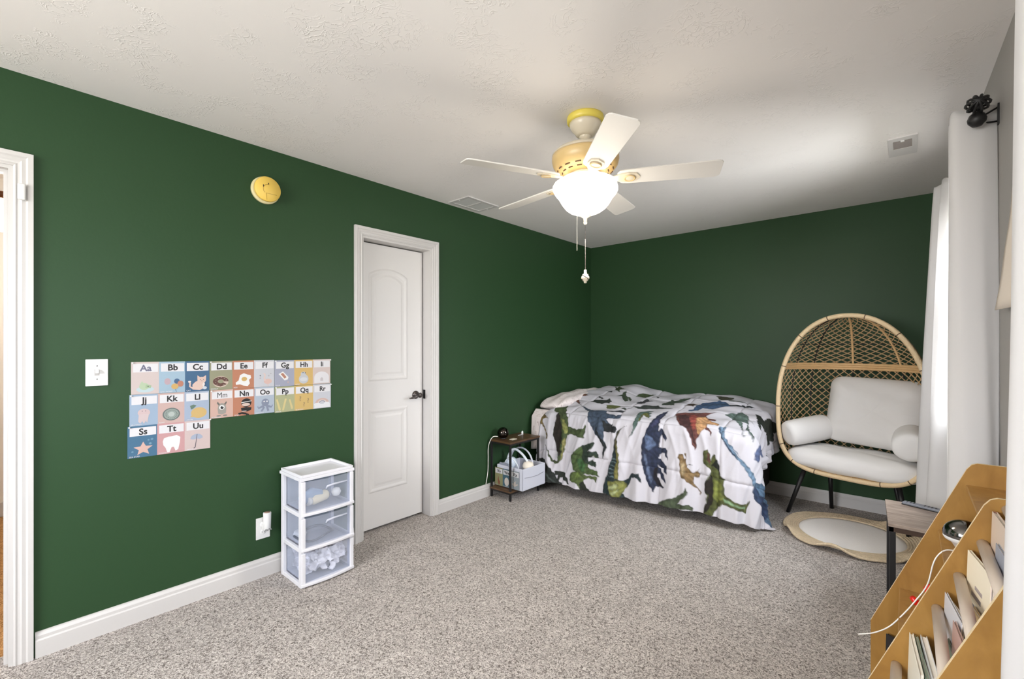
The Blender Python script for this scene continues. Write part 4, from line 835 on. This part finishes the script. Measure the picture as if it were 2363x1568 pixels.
for z in(1.325,.955,.70): MB().tube([surf(al,z)*1.0 for al in np.linspace(-PI/2,PI/2,40)],.0035,6).build('ring_wire',BLACK,egg)
for al,m_,za in((-1.15,BLACK,.40),(-.78,BLACK,.40),(-.18,RATTAN,1.16),(.52,RATTAN,1.16),(1.0,RATTAN,1.16),(-.18,BLACK,.40),(.52,BLACK,.40),(1.0,BLACK,.40)):
    zb=1.515 if za>1 or al<-.5 else 1.14
    MB().tube([surf(al,z) for z in np.linspace(za,zb,24)],.0075 if za>1 else .005,8).build('rib',m_,egg)
b=MB()   # bottom basket and rim
for k in range(1,9):
    f_=k/9; b.tube([Vector((wid(.42)*.82*f_*math.sin(al),DEP*f_*math.cos(al),.368)) for al in np.linspace(-PI/2,PI/2,24)],.007,6)
for k in range(9):
    al=-PI/2+PI*k/8; b.tube([Vector((0,.02,.368)),Vector((wid(.42)*.80*math.sin(al),.02+DEP*math.cos(al)*.80,.372)),surf(al,.45)],.006,6)
b.build('seat_basket',RATTAN,egg)
fe=[(-.392,.005,-.29,.06),(.330,.10,.27,.10),(-.225,.38,-.20,.28),(.24,.36,.20,.28)]
for fx,fy,tx,ty in fe: MB().tube([(tx,ty,.362),(fx,fy,.0)],[.017,.014],12).build('leg',BLACK,egg)
b=MB(); b.tube([(-.29,.06,.355),(.27,.10,.355)],.011,8); b.tube([(-.20,.28,.355),(.20,.28,.355)],.011,8); b.tube([(-.29,.06,.355),(-.20,.28,.355)],.011,8); b.tube([(.27,.10,.355),(.20,.28,.355)],.011,8); b.build('under_frame',BLACK,egg)
def cm(x,y,z,rx=0,ry=0,rz=0): return CM@Matrix.Translation((x,y,z))@Matrix.Rotation(rz,4,'Z')@Matrix.Rotation(ry,4,'Y')@Matrix.Rotation(rx,4,'X')
pillow('seat_cushion',cm(0,.165,.452),.428,.212,.086,CUSH,'thick white seat cushion of the egg chair','cushion',pw=3.6,crease=.003,e1=.32,e2=.7)
pillow('back_cushion',cm(.085,.30,.815,rx=math.radians(78),rz=0,ry=math.radians(2)),.305,.255,.085,CUSH2,'large pale grey back cushion leaning in the egg chair','cushion',pw=8,crease=.008,seed=2,e1=.45,e2=1.0)
def bolster(M,L_,R,label):
    prof=[(0,-L_),(R*.55,-L_*.99),(R*.86,-L_*.93),(R*.98,-L_*.78),(R,-L_*.4),(R*1.01,0),(R,L_*.4),(R*.98,L_*.78),(R*.86,L_*.93),(R*.55,L_*.99),(0,L_)]
    t=MB().lathe(prof,32,M).build('bolster_cushion',CUSH); return tag(t,label,'cushion')
def axM(a,b_):
    a=CM@Vector(a); b_=CM@Vector(b_); return Matrix.Translation((a+b_)/2)@(b_-a).to_track_quat('Z','Y').to_matrix().to_4x4()
bolster(axM((-.40,-.005,.615),(-.215,.285,.675)),.175,.100,'white round bolster cushion at the left arm of the egg chair')
bolster(axM((.355,.005,.640),(.30,.27,.675)),.155,.100,'white round bolster cushion at the right arm of the egg chair')
# ------------------------------------------------------------------ round rug
rug=tag(empty('round_rug',(-.30,3.885,0)),'round white rug with a wavy braided jute border in front of the egg chair','rug')
def ruf(q,r):
    k=max(0,(r-.30)/.10)**1.3
    bumps=[(-2.62,.16,.030),(-1.72,.22,.040),(.95,.18,.040),(.35,.16,.03),(-.55,.14,.034),(2.6,.3,.006)]
    z=0
    for c,w_,h in bumps:
        d=(q-c+PI)%(2*PI)-PI; z+=h*math.exp(-(d/w_)**2)
    return .006+1.25*z*k
n=160
X=[];Y=[];Z=[]
for j in range(n):
    q=-PI+2*PI*j/n; rs=[0.001,.1,.2,.27,.300,.300]; X.append([r*math.cos(q) for r in rs]);Y.append([r*1.05*math.sin(q) for r in rs]);Z.append([.014]*5+[.004])
MB().grid(np.array(X),np.array(Y),np.array(Z),True,True).build('rug_centre',RUGW,rug)
for k in range(7):
    r=.306+k*.0138
    MB().tube([(r*math.cos(q)*(1+.012*math.sin(3*q)*k/6),r*1.04*math.sin(q),.009+ruf(q,r)) for q in np.linspace(-PI,PI,121)[:-1]],.0088,6,closed=True).build('braid_ring',JUTE,rug)
# ------------------------------------------------------------------ curtains and rod
def cloth_mat(name,c,tf):
    m=bpy.data.materials.new(name); m.use_nodes=True; nt=m.node_tree; b=nt.nodes['Principled BSDF']; b.inputs['Base Color'].default_value=(*c,1); b.inputs['Roughness'].default_value=.85; b.inputs['Specular IOR Level'].default_value=.2
    tl=nt.nodes.new('ShaderNodeBsdfTranslucent'); tl.inputs[0].default_value=(*c,1); mx=nt.nodes.new('ShaderNodeMixShader'); mx.inputs[0].default_value=tf
    nt.links.new(b.outputs[0],mx.inputs[1]); nt.links.new(tl.outputs[0],mx.inputs[2]); nt.links.new(mx.outputs[0],nt.nodes['Material Output'].inputs[0]); return m
CURT=cloth_mat('white_curtain_cloth',rgb(232,230,229),.35)
def spl(P,n=10):
    P=[Vector(p) for p in P]; out=[]
    for i in range(len(P)-1):
        p0=P[max(i-1,0)];p1=P[i];p2=P[i+1];p3=P[min(i+2,len(P)-1)]
        for k in range(n):
            t=k/n; out.append(.5*((2*p1)+(-p0+p2)*t+(2*p0-5*p1+4*p2-p3)*t*t+(-p0+3*p1-3*p2+p3)*t**3))
    out.append(P[-1]); return out
def curtain(plan_top,plan_bot,z0,z1,label,hem=.07):
    a=spl(plan_top);b_=spl(plan_bot); nz=60; X=np.zeros((len(a),nz+1));Y=X.copy();Z=X.copy()
    for i in range(len(a)):
        for j in range(nz+1):
            t=j/nz; k=t**.8; p=a[i]*(1-k)+b_[i]*k
            X[i,j]=p.x+.006*math.sin(i*.5+t*5)*t-(.006 if (z1-z0)*t<hem else 0)*0; Y[i,j]=p.y; Z[i,j]=z1-(z1-z0)*t+.006*math.sin(i*.35)*(t<.01)
    return tag(MB().grid(X,Y,Z).build('curtain',CURT,solid=.0025),label,'curtain')
curtain([(.262,2.575),(.215,2.545),(.150,2.535),(.128,2.56),(.150,2.60),(.205,2.62),(.215,2.65),(.150,2.67),(.135,2.70),(.205,2.73),(.22,2.77),(.150,2.80),(.205,2.84)],
        [(.265,2.52),(.225,2.49),(.165,2.50),(.125,2.54),(.150,2.59),(.200,2.62),(.210,2.66),(.150,2.68),(.135,2.72),(.205,2.76),(.22,2.80),(.150,2.83),(.205,2.88)],.22,2.245,'long grey-white curtain panel nearest the camera beside the window')
curtain([(.240,3.74),(.20,3.70),(.130,3.66),(.118,3.60),(.16,3.575),(.20,3.56),(.19,3.53),(.145,3.50),(.165,3.46),(.20,3.44)],
        [(.240,3.76),(.17,3.73),(.060,3.68),(.035,3.60),(.09,3.57),(.15,3.56),(.14,3.52),(.075,3.48),(.10,3.42),(.20,3.40)],.205,2.235,'bright white curtain panel at the far side of the window by the egg chair')
curtain([(.300,1.13),(.22,1.17),(.155,1.175),(.152,1.13),(.20,1.09),(.225,1.05),(.17,1.01),(.165,.97),(.22,.93),(.23,.89),(.18,.86)],
        [(.300,1.13),(.20,1.17),(.128,1.175),(.125,1.12),(.19,1.07),(.22,1.03),(.15,.99),(.145,.95),(.22,.90),(.23,.86),(.17,.83)],.10,2.245,'white curtain edge running the full height at the right border of the view')
def rod(ya,yb,label):
    t=tag(empty('curtain_rod',(0,0,0)),label,'curtain rod')
    MB().tube([(.200,ya,2.195),(.190,yb,2.195)],.0085,10).build('rod',BLACK,t)
    for y,s in((ya,-1),(yb,1)):
        f_=MB(); c=Vector((.200 if s<0 else .190,y+s*.03,2.195))
        f_.lathe([(0,-.030),(.014,-.027),(.026,-.012),(.028,.0),(.022,.016),(.010,.026),(0,.028)],18,Matrix.Translation(c-Vector((0,0,.012))))
        for k in range(5):
            q=PI*k/5; f_.tube([c+Vector((.034*math.cos(q)*math.sin(u_),s*.03+.040*math.cos(u_),.034+.030*math.sin(q)*math.sin(u_))) for u_ in np.linspace(0,2*PI,15)[:-1]],.0045,6,closed=True)
        f_.build('finial',BLACK,t)
        br=MB(); wx=rwx(y)
        yy=y-s*.03
        br.tube([(.200,yy,2.200),(wx-.004,yy,2.232)],.0035,6); br.tube([(.200,yy,2.185),(wx-.004,yy,2.178)],.0035,6); br.box((wx-.006,yy-.009,2.165),(wx-.0005,yy+.009,2.245)); br.build('wall_bracket',BLACK,t)
    return t
rod(2.52,3.74,'black curtain rod with an openwork ball finial over the far window'); 
rod(-.10,1.16,'black curtain rod over the window beside the camera')
# cloth hanging on the wall beyond the near curtain
n=14; X=np.zeros((n,n));Y=X.copy();Z=X.copy()
for i in range(n):
    for j in range(n):
        u=i/(n-1);v=j/(n-1); yf=2.20+.17*v**1.6+.006*math.sin(v*14)
        Y[i,j]=1.80+(yf-1.80)*u; X[i,j]=rwx(Y[i,j])-.010-.012*math.sin(u*7+1)*v-.010*v; Z[i,j]=1.90-.46*v+.012*math.sin(u*5)*(1-v)
tag(MB().grid(X,Y,Z).build('cloth_hanging',mat('cream_linen',rgb(226,214,200),.9),solid=.004),'cream cloth hanging on the grey wall beside the near curtain','wall hanging')
# ------------------------------------------------------------------ right side table
rt=tag(empty('end_table',(.06,2.91,0)),'grey-brown wooden end table with black legs beside the bookshelf','side table')
x0,x1,y0,y1=-.140,.062,-.205,.205
Msk=Matrix(((1,-.055,0,0),(0,1,0,0),(0,0,1,0),(0,0,0,1)))
MB().box((x0,y0,.484),(x1,y1,.500),Msk).build('table_top',GREYOAK,rt,.002)
b=MB()
for a_,c_ in(((x0+.004,y0+.004),(x1-.004,y0+.022)),((x0+.004,y1-.022),(x1-.004,y1-.004)),((x0+.004,y0+.004),(x0+.02,y1-.004)),((x1-.02,y0+.004),(x1-.004,y1-.004))): b.box((a_[0],a_[1],.462),(c_[0],c_[1],.4835),Msk)
b.build('rails',mat('dark_walnut_rail',rgb(62,42,28),.5),rt)
for x in(x0+.006,x1-.028):
    for y in(y0+.008,y1-.030): MB().box((x,y,.0),(x+.022,y+.022,.462),Msk).build('leg',BLACK,rt,.002)
rc=tag(empty('remote_control',(.053,3.062,.5002),(0,0,-.32)),'slim grey remote control at the back edge of the end table','remote')
box('body',(-.075,-.019,0),(.075,.019,.014),mat('remote_grey',rgb(120,124,134),.35,.3),rc,.004)
box('underside',(-.076,-.020,-.0001),(.076,.020,.005),BLACK,rc,.002)
b=MB()
for k in range(9):
    for j in(-.008,0,.008):
        if k in(3,4): continue
        b.lathe([(0,.0155),(.0022,.0153),(.0026,.0135)],8,Matrix.Translation((-.058+k*.014,j,0)))
b.build('buttons',BLACK,rc)
# ------------------------------------------------------------------ montessori bookshelf
bs=tag(empty('book_display_shelf',(.10,1.71,0)),'sloping birch plywood book rack with three side panels and dowels at right','bookshelf')
def side(y):
    # profile in x,z ; rounded at top front and at the knee
    P=[(-.205,0),(-.205,.285),(-.197,.305),(.050,.895),(.062,.912),(.075,.918),(.150,.918)]
    P=[(x,z) for x,z in P]+[(.175,.905),(.175,0)]
    M=frame_M((0,y,0),(1,0,0),(0,0,1),(0,1,0))
    p=MB(); n=len(P); vs=[(x,y-.006,z) for x,z in P]+[(x,y+.006,z) for x,z in P]
    p.add(vs,[tuple(range(n)),tuple(range(2*n-1,n-1,-1))]); p.cur=1
    p.add(vs,[((i+1)%n,i,n+i,n+(i+1)%n) for i in range(n)]); p.cur=0
    return p.build('side_panel',[BEECH,BEECHE],bs)
for y in(-.46,0,.46): side(y)
def shelf(name,x0,x1,z,ya,yb): return box(name,(x0,ya,z-.006),(x1,yb,z+.006),BEECH,bs,.002)
for x,z in((.048,.837),(-.020,.668),(-.123,.429)): shelf('shelf',x,.170,z,.006,.454)
shelf('bottom_board',-.19,.170,.060,-.454,-.006); shelf('bottom_board',-.19,.170,.060,.006,.454)
b=MB(); b.box((.163,-.466,.03),(.172,.466,.905)); b.build('back_panel',BEECH,bs)
# one dowel and one slot board per book tier
tiers=[(.093,.893),(.048,.794),(.004,.694),(-.039,.592),(-.125,.398),(-.165,.24)]
for x,z in tiers: 
    MB().tube([(x,-.454,z),(x,-.006,z)],.0125,16).build('dowel',DOWEL,bs)
for x,z in tiers[1:5]:
    b=MB(); b.box((x+.025,-.454,z-.16),(x+.085,-.006,z-.15)); b.build('tier_ledge',BEECH,bs)
    b=MB(); b.box((x+.095,-.454,z-.15),(x+.101,-.006,z-.02)); b.build('tier_back',BEECH,bs)
BSX,BSY=.10,1.71
def book(x,yf,zt,wd,h,t,cover,label,yaw=.2,fan=0,spine=None,art=None,lean=.03):
    # (x,yf,zt): far top corner of the front cover; the near end swings towards the wall by yaw
    r=empty('picture_book',(0,0,0),(0,lean,yaw)); tag(r,label,'book')
    w2=wd/2; top=Matrix.Rotation(yaw,3,'Z')@Matrix.Rotation(lean,3,'Y')@Vector((-t,w2,h)); r.location=Vector((x,yf,zt))-top
    CV=mat('cover_%02x%02x%02x'%cover,rgb(*cover),.4)
    box('front_cover',(-t,-w2,0),(-t+.0018,w2,h),CV,r,.0006)
    PG=mat('page_paper',rgb(236,230,220),.8)
    if fan:
        K=6
        for k in range(K):
            f_=k/(K-1); b=MB(); b.add([(-t+.002+t*.9*f_,-w2,0.002),(-t+.002+t*.9*f_*.4,w2,.002),(-t+.002+t*.9*f_*.4,w2,h-.004),(-t+.002+t*.9*f_+fan*f_,-w2,h-.004)],[(0,1,2,3)])
            b.build('page',PG,r,solid=.0012)
    else: box('pages',(-t+.0019,-w2+.003,.002),(-.0019,w2-.003,h-.003),PG,r,0)
    box('back_cover',(-.0018,-w2,0),(0,w2,h),CV,r,.0006)
    if spine: box('spine',(-t,w2,0),(0,w2+.0008,h),mat('cover_%02x%02x%02x'%spine,rgb(*spine),.4),r,0)
    if art:
        for i,(c,a0,a1,b0,b1) in enumerate(art):
            box('cover_picture',(-t-.0006-.0002*i,-w2+2*w2*a0,h*b0),(-t,-w2+2*w2*a1,h*b1),mat('cover_%02x%02x%02x'%c,rgb(*c),.45),r,0)
    return r
book(.163,1.688,.888,.19,.22,.010,(214,196,180),'tan picture book with pages fanned open in the top tier of the rack',.05,.020,spine=(150,110,90),art=[((196,110,80),.55,.98,.05,.5),((120,130,150),.05,.5,.1,.6)])
book(.1605,1.60,.835,.20,.17,.006,(150,156,170),'thin grey illustrated book in front of the fanned book in the top tier',.04,0,art=[((196,96,80),.1,.9,.3,.7),((70,70,78),.2,.8,.05,.25)])
book(.119,1.688,.776,.165,.22,.008,(238,228,206),'cream picture book with a dark sketch in the second tier of the rack',.16,.010,art=[((130,126,130),.35,.75,.55,.60),((110,110,120),.25,.7,.42,.47),((160,150,150),.3,.6,.66,.70)],spine=(232,220,196))
book(.117,1.60,.668,.14,.14,.008,(206,176,130),'small tan book before the cream picture book in the second tier',.14,0)
book(.075,1.688,.650,.165,.21,.006,(206,206,212),'silver-grey magazine standing tall in the third tier of the rack',.13,.012,art=[((90,100,96),.1,.8,.1,.5)])
book(.083,1.55,.640,.16,.19,.006,(186,150,140),'rose-brown thin book behind the silver magazine in the third tier',.08,.006)
book(.0745,1.62,.560,.15,.13,.005,(120,130,110),'olive patterned thin book low in the third tier of the rack',.08,0,art=[((200,200,196),.1,.9,.3,.6)])
book(.003,1.688,.512,.20,.23,.009,(232,228,214),'white picture book in the fourth tier near the lower dowel',.09,.000,art=[((206,150,110),.3,.8,.1,.5)])
book(.0145,1.688,.508,.20,.225,.007,(130,150,130),'green-grey book behind the white one in the fourth tier',.09,.002)
book(.026,1.688,.515,.20,.23,.014,(205,205,205),'thick pale grey book at the back of the fourth tier',.09,0)
# things on the shelves between the far panels
dome((.135,2.015,.6745),.052,'chrome-topped white dome lamp on the middle shelf of the rack',2.6,-.0)
cord('white_cable',[(.155,1.97,.685),(.115,1.955,.681),(.085,1.945,.676),(.062,1.935,.640),(.046,1.93,.563),(.016,1.93,.498),(-.016,1.93,.440),(-.048,1.93,.392),(-.087,1.93,.357),(-.127,1.93,.336)],.0020,'white cable trailing from the dome lamp down the front of the rack')
rtoy=tag(empty('red_toy',(.062,2.03,.4355),(0,0,.5)),'shiny red plastic toy on the lowest shelf of the rack','toy')
RED=mat('glossy_red_plastic',rgb(214,30,20),.25)
MB().lathe([(0,0),(.026,0),(.030,.010),(.028,.040),(.018,.052),(.020,.062),(.024,.074),(.016,.088),(0,.092)],24).build('body',RED,rtoy)
MB().tube([(-.020,0,.02),(-.048,.0,.03),(-.058,0,.045)],[.012,.010,.008],10).build('spout',RED,rtoy)
MB().lathe([(.029,.0),(.031,.006),(.029,.012)],24,Matrix.Translation((0,0,.012))).build('band',PLAST,rtoy)
book(-.060,2.14,.266,.13,.198,.008,(30,28,30),'black picture book standing in the bottom compartment of the rack',.85,0,art=[((90,84,76),.5,.7,.2,.5)])
book(-.070,2.02,.200,.12,.130,.010,(206,120,90),'orange and cream book in front of the black book at the bottom',.5,0)
